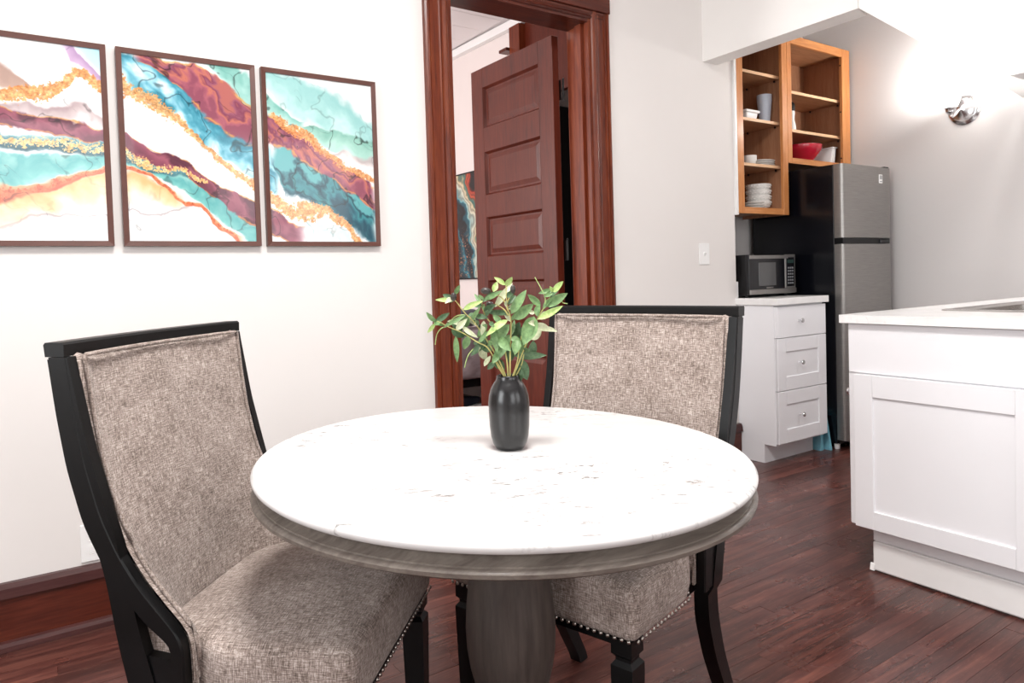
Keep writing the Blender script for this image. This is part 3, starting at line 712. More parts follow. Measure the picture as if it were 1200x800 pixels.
b = lathe([(0, .705), (.16, .705), (.16, .69), (.13, .68), (.07, .665), (.058, .65), (.058, .62), (.066, .60), (.069, .57), (.074, .53), (.079, .49), (.0845, .44), (.0865, .405), (.085, .365), (.080, .33), (.071, .295), (.060, .265), (.052, .245), (.052, .23), (.068, .22), (.072, .21), (.066, .198), (.06, .19), (.07, .15), (.09, .12), (.12, .095), (.16, .07), (.185, .06), (.19, .05), (.19, .012), (.185, 0), (0, 0)], 64)
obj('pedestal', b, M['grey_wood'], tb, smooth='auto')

# vase and olive spray
VB = Vector((.7516, 1.1316, .7403))
b = lathe([(0, 0), (.022, 0), (.027, .002), (.0325, .011), (.0365, .026), (.0385, .045), (.0395, .07), (.0398, .09), (.0383, .104), (.0345, .117), (.0285, .128), (.0238, .134), (.0225, .139), (.0222, .1425), (.0205, .1435), (.0195, .142), (.0215, .13), (.03, .11), (.034, .08), (.03, .03), (0, .012)], 48)
v = obj('vase', b, M['vase'], None, smooth=True); v.location = VB - Vector((0, 0, .0008)); tag(v, 'matte black bottle-shaped vase standing on the marble table', 'vase')
def leaf_mat(name, a, c, r=.5):
    t = NT(name, r); vv = t.coord(); t.col(t.ramp(t.noise(vv, 160, 3, .6), [(.3, hexc(a)), (.7, hexc(c))])); t.b.inputs['Subsurface Weight'].default_value = 0
    t.b.inputs['Transmission Weight'].default_value = 0; return t.m
LM = [leaf_mat('leaf_deep_green', '3f5a3d', '5c7a54'), leaf_mat('leaf_green', '56764a', '7b9c64'), leaf_mat('leaf_yellow_green', '8fab5c', 'b9cf88'), leaf_mat('leaf_cream_underside', 'b3ba92', 'd6dabb')]
STM = simple('stem_yellow_green', 'b3ab68', .55, var=.15, scale=60)
pl = thing('olive_spray', 'artificial olive branches with green leaves and dark olives in the black vase', 'plant', tuple(VB + Vector((0, 0, .12))))
OFF = Vector((0, 0, -.12))
for i, s in enumerate(STEMS):
    s = [Vector(p) + OFF for p in s]
    if s[0].z < .05:
        k = s[0]; base = Vector((k.x * .9, k.y * .9, .008)); s[0] = base
        s = [base + Vector((-k.x * .4, -k.y * .4, -.045))] + s
    P = smooth_path([tuple(p) for p in s], 5); n = len(P)
    obj('stem', tube(P, [.0017 - .0009 * j / n for j in range(n)], 6), STM, pl, smooth=True)
camdir = Vector((.56, .83, 0)).normalized(); lr = random.Random(3)
def leaf_mesh(p, q, wd_, k):
    p, q = Vector(p), Vector(q); ax = (q - p); L = ax.length; ax.normalize()
    nrm = (-camdir - ax * (-camdir).dot(ax)).normalized()
    nrm = (nrm + Vector((lr.uniform(-.45, .45), lr.uniform(-.45, .45), lr.uniform(-.1, .5)))); nrm = (nrm - ax * nrm.dot(ax)).normalized()
    sd = ax.cross(nrm); bend = lr.uniform(-.16, .2) * L
    b = bmesh.new(); rows = []; N = 8
    for i in range(N + 1):
        t_ = i / N; ww = wd_ * .52 * (math.sin(math.pi * min(1, t_ ** .8)) ** .75) * (1.0 if 0 < i < N else 0) + (.0004 if i in (0, N) else 0)
        c = p + ax * L * t_ + nrm * bend * math.sin(math.pi * t_) * .6
        rows.append([b.verts.new(c - sd * ww + nrm * ww * .35), b.verts.new(c - sd * ww * .5 + nrm * ww * .1), b.verts.new(c), b.verts.new(c + sd * ww * .5 + nrm * ww * .1), b.verts.new(c + sd * ww + nrm * ww * .35)])
    for a, c in zip(rows, rows[1:]):
        for i in range(4): b.faces.new((a[i], a[i + 1], c[i + 1], c[i]))
    return b
for (x0, y0, z0, x1, y1, z1, wd_, k) in LEAVES:
    p_, q_ = Vector((x0, y0, z0 - .12)), Vector((x1, y1, z1 - .12)); q_ = p_ + (q_ - p_) * 1.28
    obj('leaf', leaf_mesh(p_, q_, wd_ * 1.3, k), LM[k], pl, smooth=True, norm=False)
core = [s for s in STEMS if len(s) > 4]
for i in range(46):
    s = core[i % len(core)]; j = lr.choice(range(1, len(s) - 1)); f_ = lr.random()
    p_ = Vector(s[j]).lerp(Vector(s[j + 1]), f_) + OFF; an = lr.uniform(0, 6.28); L_ = lr.uniform(.024, .038)
    q_ = p_ + Vector((math.cos(an) * L_ * .8, math.sin(an) * L_ * .8, lr.uniform(-.4, .9) * L_))
    obj('leaf', leaf_mesh(p_, q_, lr.uniform(.008, .012), 0), LM[lr.choice((0, 0, 1, 1, 3))], pl, smooth=True, norm=False)
for tpts in TENDRILS:
    P = smooth_path([tuple(Vector(p) + OFF) for p in tpts], 5); obj('tendril', tube(P, .0009, 5), LM[2], pl, smooth=True)
OM = simple('olive_skin', '35302c', .35, var=.3, scale=80)
for (x, y_, z, cw, ch) in OLIVES:
    rr, hh = min(cw, ch) / 2, max(cw, ch) / 2
    prof = [(rr * math.sin(a), -hh * math.cos(a)) for a in np.linspace(0, math.pi, 13)]; prof[0] = (0, -hh); prof[-1] = (0, hh)
    mt = Matrix.Translation((x, y_, z - .12))
    if cw > ch: mt = mt @ Matrix.Rotation(math.radians(-34), 4, 'Z') @ Matrix.Rotation(math.radians(98), 4, 'Y')
    obj('olive', lathe(prof, 14, mtx=mt), OM, pl, smooth=True)

# ------------------------------------------------------------------ white drawer cabinet with microwave
cab = thing('drawer_cabinet', 'white three-drawer base cabinet beside the black side of the fridge', 'cabinet', (3.318, 2.37, 0))
W_ = .452
b = bmesh.new(); box(b, 0, W_, 0, .575, .105, .876); box(b, 0, W_, .073, .575, 0, .105)
obj('carcass', b, M['cabinet'], cab)
def shaker(name, x0, x1, z0, z1, parent, fr=.066, slab=False, y0=-.02, y1=0, midw=None):
    d = obj(name, bx(x0, x1, y0 + (.0 if slab else .007), y1, z0, z1, bev=.0015), M['cabinet'], parent)
    if not slab:
        for a in ((x0, x0 + fr, z0, z1), (x1 - fr, x1, z0, z1)): obj('stile', bx(a[0], a[1] - .0004, y0, y0 + .012, a[2], a[3], bev=.0015), M['cabinet'], d)
        for a in ((z0, z0 + fr), (z1 - fr, z1)): obj('rail', bx(x0 + fr, x1 - fr - .0004, y0 + .0006, y0 + .012, a[0], a[1], bev=.0015), M['cabinet'], d)
    return d
def knob(parent, x, z, y=-.02):
    k = obj('knob', lathe([(0, 0), (.0065, 0), (.0045, .004), (.0045, .014), (.008, .017), (.0125, .02), (.0135, .024), (.012, .027), (0, .028)], 20, mtx=Matrix.Translation((x, y, z)) @ Matrix.Rotation(math.pi / 2, 4, 'X')), M['chrome'], parent, smooth='auto')
    tag(k, 'round metal knob'); return k
for (z0, z1, sl) in ((.698, .868, True), (.407, .694, False), (.116, .403, False)):
    d = shaker('drawer', .002, W_ + .004, z0, z1, cab, .075, sl); 
    knob(d, .198, (z0 + z1) / 2 + .003, -.02)
ct = thing('countertop', 'small white quartz countertop with a side splash under the microwave', 'countertop', (3.318, 2.335, .877))
obj('slab', bx(-.014, .468, 0, .612, 0, .038, bev=.003), M['quartz'], ct)
obj('side_splash', bx(-.003, .020, .278, .612, .038, .132, bev=.002), M['quartz'], ct)

mw = thing('microwave', 'black countertop microwave with steel trim on the white counter', 'microwave', (3.345, 2.55, .915))
mh = .245; mwid = .432
b = rbox(mwid / 2, .15, (mh - .012) / 2, .006, 1, 2); 
for q in b.verts: q.co += Vector((mwid / 2, .165, .012 + (mh - .012) / 2))
obj('body', b, M['black_plastic'], mw, smooth='auto')
for i in range(7): obj('vent_slot', bx(-.0015, .001, .06 + i * .006, .063 + i * .006, .08, .20), M['gap'], mw)
d = obj('door', bx(.0, .33, -.006, .016, .016, mh, bev=.002), M['black_glossy'], mw)
t = NT('microwave_window', .12); t.col(hexc('4a4b4c')); t.b.inputs['Coat Weight'].default_value = .5
obj('window', bx(.085, .245, -.0075, -.006, .065, .20, bev=.0008), t.m, d)
obj('top_trim', bx(.004, .36, -.010, -.005, mh - .024, mh - .004, bev=.001), M['steel'], d)
obj('bottom_trim', bx(.0, mwid, -.014, -.005, .018, .046, bev=.002), M['steel'], d)
obj('maker_mark', bx(.155, .215, -.0085, -.0055, .051, .057), M['steel'], d)
p = obj('control_panel', bx(.332, mwid, -.008, .016, .016, mh, bev=.002), M['steel'], mw)
obj('panel_face', bx(.344, mwid - .012, -.0095, -.007, .056, mh - .018, bev=.0008), M['black_glossy'], p)
t = NT('dim_display', .2); t.col(hexc('2d4440')); obj('display', bx(.352, mwid - .02, -.0105, -.009, mh - .052, mh - .032), t.m, p)
bt = simple('button_grey', '77797c', .5)
for r_ in range(6):
    for c_ in range(3): obj('button', bx(.354 + c_ * .020, .368 + c_ * .020, -.0108, -.009, .07 + r_ * .018, .080 + r_ * .018), bt, p)
for x in (.03, mwid - .03):
    for y_ in (.04, .28): obj('foot', lathe([(0, 0), (.01, 0), (.01, .014), (0, .014)], 10, c=(x, y_, 0)), M['black_plastic'], mw)

# ------------------------------------------------------------------ fridge
fr = thing('refrigerator', 'tall fridge with black side and brushed steel doors beside the sconce wall', 'refrigerator', (3.873, 2.35, 0))
obj('body', bx(0, .525, 0, .56, .035, 1.672, bev=.004), M['black_glossy'], fr)
def fdoor(z0, z1):
    b = bmesh.new(); n = 12; P = []
    w0 = .525
    prof = [(0.002, 0), (0, -.035)] + [(.012 * (1 - math.cos(a)) + 0.0, -.035 - .022 * math.sin(a)) for a in np.linspace(.3, math.pi / 2, 5)]
    mid = [(x, -.057 - .006 * math.sin(math.pi * (x / w0))) for x in np.linspace(.03, w0 - .03, 12)]
    R = [(w0 - x, y_) for x, y_ in prof[::-1]]
    return prism(prof + mid + R, 'z', z0, z1)
fd = obj('freezer_door', fdoor(1.245, 1.672), M['steel'], fr, smooth='auto')
ld = obj('fridge_door', fdoor(.06, 1.208), M['steel'], fr, smooth='auto')
obj('gap_panel', bx(.006, .519, -.05, -.001, 1.211, 1.243), M['black_plastic'], fr)
obj('handle_recess', bx(.40, .50, -.0585, -.045, 1.214, 1.236, bev=.003), M['black_glossy'], fr)
obj('gasket', bx(.002, .523, -.003, .004, .06, 1.67), M['black_plastic'], fr)
bd = obj('badge', bx(.382, .420, -.0640, -.060, 1.575, 1.628, bev=.0008), M['plastic_white'], fd)
g_ = simple('badge_grey', '6c7076', .5)
b = bmesh.new(); box(b, .390, .412, -.0650, -.0635, 1.600, 1.603); box(b, .390, .412, -.0650, -.0635, 1.618, 1.621); box(b, .390, .393, -.0650, -.0635, 1.603, 1.618); box(b, .409, .412, -.0650, -.0635, 1.603, 1.618); box(b, .399, .403, -.0650, -.0635, 1.606, 1.615); box(b, .390, .412, -.0650, -.0635, 1.584, 1.588)
obj('emblem', b, g_, bd)
obj('top_hinge', bx(.47, .52, -.05, .03, 1.672, 1.682, bev=.003), M['black_plastic'], fr)
for x in (.03, .49): tag(obj('foot', lathe([(0, 0), (.014, 0), (.018, .03), (.016, .036), (0, .036)], 16, c=(x, .02, 0)), M['plastic_white'], fr, smooth='auto'), 'white plastic foot')
for x in (.03, .49): obj('foot', lathe([(0, 0), (.014, 0), (.018, .03), (.016, .036), (0, .036)], 16, c=(x, .52, 0)), M['black_plastic'], fr, smooth='auto')
kp = obj('toe_grille', bx(.01, .515, -.01, .0, .036, .06), M['black_plastic'], fr)

# light blue folding stool stored in the gap
st = thing('step_stool', 'light blue plastic step stool on the floor in the gap before the fridge', 'stool', (3.822, 2.47, 0))
bl = simple('light_blue_plastic', '79b9cb', .4, var=.12, scale=30)
obj('step', bx(-.038, .030, -.05, .22, .195, .215, bev=.004), bl, st)
for y_ in (-.07, .19):
    b = prism([(-.040, 0), (-.008, 0), (-.014, .08), (-.02, .11), (.012, .11), (.012, .195), (-.040, .195)], 'y', y_, y_ + .05)
    b2 = prism([(y_ - .030, 0), (y_ + .035, 0), (y_ + .030, .1), (y_ + .045, .12), (y_ + .045, .195), (y_ - .0, .195)], 'x', .012, .030)
    me = bpy.data.meshes.new('t'); b2.to_mesh(me); b2.free(); b.from_mesh(me); obj('leg', b, bl, st)

# ------------------------------------------------------------------ open oak wall cabinets
def wall_cab(name, label, x0, x1, z0, z1, shelves, stiles, rails):
    t = thing(name, label, 'cabinet', (x0, 2.60, z0)); w_, h_ = x1 - x0, z1 - z0; D = .33
    obj('side_panel', bx(0, .015, .02, D, 0, h_), M['oak_inside'], t); obj('side_panel', bx(w_ - .015, w_, .02, D, 0, h_), M['oak_inside'], t)
    obj('back_panel', bx(.015, w_ - .015, D - .008, D, .02, h_ - .02), M['oak_inside'], t)
    obj('bottom_panel', bx(.015, w_ - .015, .02, D - .008, rails[0] - .02, rails[0] - .004), M['oak_shelf'], t)
    obj('top_panel', bx(.015, w_ - .015, .02, D - .008, h_ - .03, h_ - .012), M['oak_shelf'], t)
    obj('stile', bx(0, stiles[0], 0, .02, 0, h_, bev=.0015), M['oak'], t); obj('stile', bx(w_ - stiles[1], w_, 0, .02, 0, h_, bev=.0015), M['oak'], t)
    obj('rail', bx(stiles[0], w_ - stiles[1], .0008, .02, 0, rails[0], bev=.001), M['oak_x'], t); obj('rail', bx(stiles[0], w_ - stiles[1], .0008, .02, h_ - rails[1], h_, bev=.001), M['oak_x'], t)
    for z in shelves:
        s = obj('shelf', bx(.017, w_ - .017, .042, D - .012, z - z0 - .017, z - z0), M['oak_shelf'], t)
        obj('edge_band', bx(.017, w_ - .017, .039, .042, z - z0 - .017, z - z0), M['shelf_edge'], s)
        for x in (.017, w_ - .025):
            for y_ in (.07, D - .06): obj('shelf_pin', bx(x, x + .008, y_, y_ + .008, z - z0 - .029, z - z0 - .017), M['dark_metal'], s)
    return t
wall_cab('wall_cabinet', 'narrow open oak wall cabinet with white bowls above the microwave', 3.333, 3.812, 1.40, 2.49, [1.700, 1.963, 2.240], (.062, .05), (.037, .045))
wc = wall_cab('wall_cabinet', 'short open oak wall cabinet with red bowl above the fridge', 3.813, 4.492, 1.715, 2.49, [1.935, 2.170], (.044, .088), (.034, .05))
for z in (.02, .32, .62): obj('hinge_hole', lathe([(0, 0), (.005, 0), (.005, .002), (0, .002)], 10, mtx=Matrix.Translation((.5895, .012, z + .05)) @ Matrix.Rotation(-math.pi / 2, 4, 'Y')), M['gap'], wc)
obj('filler_strip', bx(-.018, .0, -.004, .012, -.01, 1.09), M['trim_white'], [o for o in bpy.data.objects if o.name.startswith('wall_cabinet')][0])

def on(name, prof, x, y, z, mat, label, cat, n=28, group=None, parts=None):
    o = obj(name, lathe(prof, n), mat, None, smooth='auto'); o.location = (x, y, z); return tag(o, label, cat, group)
ZB = 1.434 ; 
# stacked patterned bowls (bottom), each its own object
bprof = [(r_ * 1.14, z_ * 1.05) for r_, z_ in [(0, 0), (.030, 0), (.034, .004), (.052, .02), (.064, .042), (.067, .058), (.0645, .058), (.06, .042), (.048, .022), (.03, .009), (0, .007)]]
def hob_bowl():
    b = lathe(bprof, 40)
    for r_ in range(4):
        for k in range(22):
            a = 2 * math.pi * (k + .5 * (r_ % 2)) / 22; z = .016 + r_ * .012; R = np.interp(z, [.004, .02, .042, .058], [.039, .059, .073, .0764])
            m = Matrix.Translation((R * math.cos(a), R * math.sin(a), z)); bmesh.ops.create_icosphere(b, subdivisions=1, radius=.0038, matrix=m)
    return b
wb = obj('bowl', hob_bowl(), M['porcelain'], None, smooth='auto', norm=False); wb.location = (3.735, 2.76, ZB - .0005)
tag(wb, 'dimpled white bowl, lowest of the bowl stack in the narrow oak cabinet', 'bowl', 'stacked dimpled white bowls')
names = ['second lowest', 'second from the top', 'topmost']
for i in range(3):
    o = wb.copy(); COL.objects.link(o); o.location = (3.735, 2.76, ZB - .0005 + (i + 1) * .0345); o.rotation_euler = (0, 0, i * .4)
    o['label'] = 'dimpled white bowl, %s of the bowl stack in the narrow oak cabinet' % names[i]
for i in range(3):
    o = on('saucer', [(0, 0), (.03, 0), (.05, .006), (.062, .012), (.061, .0145), (.045, .009), (0, .005)], 3.605, 2.70, ZB + i * .0155, M['porcelain'],
       'small white saucer, %s of the stack left of the dimpled bowls' % ['lowest', 'middle one', 'topmost'][i], 'saucer', group='saucers beside the dimpled bowls')
for i in range(3):
    o = on('plate', [(0, 0), (.05, 0), (.085, .007), (.096, .012), (.095, .0145), (.07, .008), (0, .006)], 3.745, 2.76, 1.7005 + i * .0135, M['porcelain'],
       'white plate, %s of the stack on the shelf above the dimpled bowls' % ['lowest', 'middle one', 'topmost'][i], 'plate', group='plates on the oak shelf')
on('cup', [(0, 0), (.024, 0), (.034, .012), (.042, .035), (.042, .06), (.039, .06), (.038, .035), (.028, .012), (0, .008)], 3.602, 2.72, 1.7005, M['porcelain'], 'small white cup left of the plate stack', 'cup')
tm = NT('pale_blue_glass', .08); tm.col(hexc('dfe8f6')); tm.b.inputs['Transmission Weight'].default_value = .3; tm.b.inputs['IOR'].default_value = 1.35
tp = [(0, 0), (.030, 0), (.0325, .01), (.040, .10), (.045, .145), (.043, .145), (.038, .10), (.030, .012), (0, .009)]
for i in range(4):
    on('tumbler', tp, 3.755, 2.72, 1.9638 + i * .0105, tm.m, 'pale blue plastic tumbler, %s of the nested stack in the oak cabinet' % ['outermost lowest', 'second lowest', 'second from the top', 'innermost top'][i], 'tumbler', group='nested blue tumblers')
fb = thing('food_container', 'white lidded food container on the shelf left of the tumblers', 'container', (3.568, 2.715, 1.9638))
obj('tub', rbox(.050, .045, .022, .008, 1, 3, lambda v: Vector((v.x * (1 + v.z * 4), v.y * (1 + v.z * 4), v.z + .022))), M['plastic_white'], fb, smooth='auto')
obj('lid', rbox(.063, .056, .008, .005, 1, 2, lambda v: Vector((v.x, v.y, v.z + .050))), M['plastic_white'], fb, smooth='auto')
rd = NT('red_glaze', .12); rd.col(hexc('b3142f')); rd.b.inputs['Coat Weight'].default_value = .6
rb = on('mixing_bowl', [(0, 0), (.05, 0), (.054, .008), (.095, .045), (.125, .085), (.135, .118), (.134, .122), (.130, .118), (.118, .085), (.088, .048), (.04, .014), (0, .012)], 4.18, 2.76, 1.7455, rd.m, 'glossy red mixing bowl in the oak cabinet over the fridge', 'bowl', 48)
wt = thing('plastic_tub', 'white rectangular tub leaning beside the red mixing bowl', 'container', (4.385, 2.74, 1.7475))
obj('tub', rbox(.022, .08, .055, .006, 1, 2, lambda v: Vector((v.x + (v.z + .055) * .18, v.y, v.z + .057))), M['plastic_white'], wt, smooth='auto')
obj('rim', rbox(.027, .086, .004, .003, 1, 2, lambda v: Vector((v.x + .02, v.y, v.z + .115))), M['plastic_white'], wt, smooth='auto')
pg = thing('pepper_grinder', 'white grinder with black top on the middle shelf of oak cabinet', 'grinder', (4.0, 2.70, 1.936))
obj('body', lathe([(0, 0), (.026, 0), (.028, .006), (.025, .04), (.017, .075), (.019, .10), (.022, .115), (.019, .13), (0, .13)], 24), M['porcelain'], pg, smooth='auto')
obj('cap', lathe([(0, .13), (.021, .13), (.022, .14), (.02, .175), (.012, .185), (0, .187)], 24), M['black_plastic'], pg, smooth='auto')

# ------------------------------------------------------------------ peninsula with sink
pn = thing('kitchen_peninsula', 'white kitchen peninsula cabinet with a shaker end panel', 'cabinet', (2.372, .78, 0))
b = bmesh.new(); box(b, 0, .02, 0, .61, .165, .876); box(b, .02, 2.146, 0, .02, .165, .876); box(b, .02, 2.146, .59, .61, .165, .876); box(b, .02, 2.146, .02, .59, .165, .183); box(b, .045, 2.146, .06, .55, 0, .165)
obj('carcass', b, M['cabinet'], pn)
# end panel faces -x : built in a turned frame, u runs along +y
ep = obj('end_panel', bx(-.012, -.004, .030, .585, .166, .700), M['cabinet'], pn)
for y0, y1 in ((.030, .0955), (.5195, .585)): obj('stile', bx(-.020, -.010, y0, y1 - .0004, .166, .700, bev=.0012), M['cabinet'], ep)
for z0, z1 in ((.166, .229), (.624, .700)): obj('rail', bx(-.0196, -.010, .0955, .5195 - .0004, z0, z1, bev=.0012), M['cabinet'], ep)
obj('upper_panel', bx(-.006, -.0002, .004, .608, .704, .874, bev=.001), M['cabinet'], pn)
kb = obj('kick_board', bx(.030, .0445, .0, .552, 0.005, .108, bev=.006, seg=3), M['trim_white'], pn)
obj('kick_strip', bx(.037, .0445, .0, .552, .110, .164), M['cabinet'], pn)
obj('kick_shoe', prism([(.024, .005), (.032, .005), (.032, .030), (.028, .026)], 'y', .545, .560), M['trim_white'], kb)
for k, (x0, x1) in enumerate(((.03, .50), (.505, .975), (.98, 1.45), (1.455, 1.92))):
    d = obj('door', bx(x0, x1, .6105, .630, .155, .695, bev=.0015), M['cabinet'], pn)
    kx = x0 + .04 if k % 2 == 0 else x1 - .04
    obj('knob', lathe([(0, 0), (.0065, 0), (.0045, .004), (.0045, .014), (.008, .017), (.0125, .02), (.0135, .024), (.012, .027), (0, .028)], 20, mtx=Matrix.Translation((kx, .630, .62)) @ Matrix.Rotation(-math.pi / 2, 4, 'X')), M['chrome'], d, smooth='auto')
    obj('drawer_front', bx(x0, x1, .6105, .630, .70, .865, bev=.0015), M['cabinet'], pn)
pc = thing('peninsula_countertop', 'white quartz counter slab with a sink cut into it on the peninsula', 'countertop', (2.345, .755, .877))
sx0, sx1, sy0, sy1 = .355, 1.085, .105, .470
b = bmesh.new(); box(b, 0, sx0, 0, .655, 0, .028); box(b, sx1, 2.173, 0, .655, 0, .028); box(b, sx0, sx1, 0, sy0, 0, .028); box(b, sx0, sx1, sy1, .655, 0, .028)
bmesh.ops.remove_doubles(b, verts=b.verts, dist=1e-5)
obj('slab', b, M['quartz'], pc)
sk = thing('kitchen_sink', 'stainless steel drop-in sink in the peninsula counter at the right edge', 'sink', (2.345, .755, .905))
b = bmesh.new()
def rr(x0, x1, y0, y1, r, z, n=5):
    out = []
    for cx, cy, a in ((x1 - r, y1 - r, 0), (x0 + r, y1 - r, 90), (x0 + r, y0 + r, 180), (x1 - r, y0 + r, 270)):
        for i in range(n + 1):
            t_ = math.radians(a + 90 * i / n); out.append(b.verts.new((cx + r * math.cos(t_), cy + r * math.sin(t_), z)))
    return out
m = .012
seq = [rr(sx0 - m, sx1 + m, sy0 - m, sy1 + m, .03, .0005), rr(sx0 - m, sx1 + m, sy0 - m, sy1 + m, .03, .005), rr(sx0 + .012, sx1 - .012, sy0 + .012, sy1 - .012, .03, .006), rr(sx0 + .022, sx1 - .022, sy0 + .022, sy1 - .022, .05, -.004), rr(sx0 + .030, sx1 - .03, sy0 + .03, sy1 - .03, .05, -.15), rr(sx0 + .08, sx1 - .08, sy0 + .08, sy1 - .08, .05, -.168)]
for p_, q_ in zip(seq, seq[1:]):
    n = len(p_)
    for i in range(n): b.faces.new((p_[i], p_[(i + 1) % n], q_[(i + 1) % n], q_[i]))
b.faces.new(seq[-1]); 
sks = simple('sink_steel', 'b9b6b3', .2, 1, var=.05)
obj('basin', b, sks, sk, smooth='auto')
obj('drain', lathe([(0, -.167), (.02, -.167), (.04, -.164), (.045, -.167)], 24, c=(.72, .29, 0)), M['dark_metal'], sk, smooth='auto')

# ------------------------------------------------------------------ wall sconce
sc = thing('wall_sconce', 'chrome wall sconce with a glowing white glass shade on the kitchen wall', 'sconce', (4.52, 1.925, 1.965))
RY = Matrix.Rotation(-math.pi / 2, 4, 'Y')
obj('back_plate', lathe([(0, 0), (.086, 0), (.087, .006), (.080, .014), (.066, .018), (.062, .024), (.03, .030), (.018, .04), (0, .042)], 40, mtx=RY), M['chrome'], sc, smooth='auto')
obj('arm', tube(smooth_path([(-.03, 0, 0), (-.07, 0, -.008), (-.10, 0, -.03), (-.13, 0, -.048), (-.155, 0, -.048), (-.165, 0, -.03)], 5), .008, 10), M['chrome'], sc, smooth=True)
obj('cup', lathe([(0, -.045), (.006, -.042), (.004, -.036), (.014, -.03), (.026, -.02), (.028, -.002), (.034, .004), (.030, .008), (0, .008)], 24, c=(-.165, 0, -.01)), M['chrome'], sc, smooth='auto')
gm = NT('lit_frosted_glass', .3); gm.col((1, 1, 1, 1)); gm.b.inputs['Emission Color'].default_value = (1, .97, .93, 1); gm.b.inputs['Emission Strength'].default_value = 7
obj('glass_shade', lathe([(.026, .002), (.032, .012), (.045, .04), (.052, .07), (.056, .095), (.066, .115), (.064, .116), (.053, .095), (.048, .07), (.04, .04), (.028, .012), (.024, .004)], 32, c=(-.165, 0, -.01)), gm.m, sc, smooth='auto')
bl_ = obj('bulb', lathe([(0, .02), (.01, .02), (.012, .035), (.024, .055), (.026, .07), (.018, .088), (0, .094)], 20, c=(-.165, 0, -.01)), gm.m, sc, smooth='auto')
pt = bpy.data.lights.new('sconce_bulb_light', 'POINT'); pt.energy = 16; pt.shadow_soft_size = .03; pt.color = (1, .97, .94)
po = bpy.data.objects.new('sconce_bulb_light', pt); COL.objects.link(po); po.location = (4.355, 1.925, 2.085)

# ------------------------------------------------------------------ bedroom: bed, navy shoe
bd = thing('bed', 'bed with a quilted mauve-grey cover seen low through the doorway', 'bed', (2.45, 5.6, 0))
qm = simple('quilted_cover', 'a8999d', .85, var=.05, scale=8)
def qf(v):
    p, q = v.x, v.z
    gx = abs(math.sin(math.pi * (p / .17 + q / .2))); gy = abs(math.sin(math.pi * (p / .17 - q / .2)))
    gz = abs(math.sin(math.pi * (p / .17 + v.y / .17))); 
    d = .014 * min(gx, gy) ** .5
    if v.y < -.84: return Vector((v.x, v.y - d, v.z))
    return Vector((v.x, v.y, v.z + (.012 * min(gz, abs(math.sin(math.pi * (p / .17 - v.y / .17)))) ** .5 if v.z > .15 else 0)))
obj('quilt', rbox(.76, .86, .185, .05, 60, 4, lambda v: qf(v) + Vector((0, .0, .465))), qm, bd, smooth=True)
obj('bed_frame', bx(-.72, .72, -.80, .85, .215, .285), M['black_wood'], bd)
for x in (-.68, .62):
    for y_ in (-.76, .78): obj('leg', bx(x, x + .05, y_, y_ + .05, 0, .22), M['black_wood'], bd)
pwm = simple('pillow_grey', '6a6a72', .9)
pw = obj('pillow', rbox(.30, .2, .07, .065, 4, 5), pwm, None, smooth=True); pw.location = (2.76, 5.15, .752); tag(pw, 'dark grey pillow lying on the quilted bed by the bedroom wall', 'pillow')
sh = thing('shoe', 'navy shoe with a white sole on the floor under the bed', 'shoe', (2.93, 5.02, 0), .3)
def shf(v):
    t_ = (v.x + .13) / .26; return Vector((v.x, v.y * (1 - .25 * abs(t_ - .6)), v.z * (1.25 - .75 * t_) + .02))
obj('sole', rbox(.13, .045, .014, .01, 4, 3, lambda v: Vector((v.x, v.y, v.z + .0142))), M['plastic_white'], sh, smooth='auto')
obj('upper', rbox(.125, .041, .045, .03, 4, 4, lambda v: shf(v) + Vector((0, 0, .045))), simple('navy_canvas', '2a3040', .8), sh, smooth=True)

# ------------------------------------------------------------------ paintings
def vnoise(X, Y, seed):
    r = np.random.RandomState(seed); G = r.rand(257, 257)
    xi = np.floor(X).astype(int); yi = np.floor(Y).astype(int); fx = X - xi; fy = Y - yi
    fx = fx * fx * (3 - 2 * fx); fy = fy * fy * (3 - 2 * fy); xi %= 256; yi %= 256
    return (G[yi, xi] * (1 - fx) + G[yi, xi + 1] * fx) * (1 - fy) + (G[yi + 1, xi] * (1 - fx) + G[yi + 1, xi + 1] * fx) * fy
def fbm(X, Y, seed, o=4):
    s = 0; a = .5
    for i in range(o): s = s + a * vnoise(X * 2 ** i + 50, Y * 2 ** i + 50, seed + i); a *= .5
    return s / (1 - .5 ** o)
def sm(a, b, x): t = np.clip((x - a) / (b - a), 0, 1); return t * t * (3 - 2 * t)
def lincol(h): return np.array([int(h[i:i + 2], 16) / 255 for i in (0, 2, 4)])
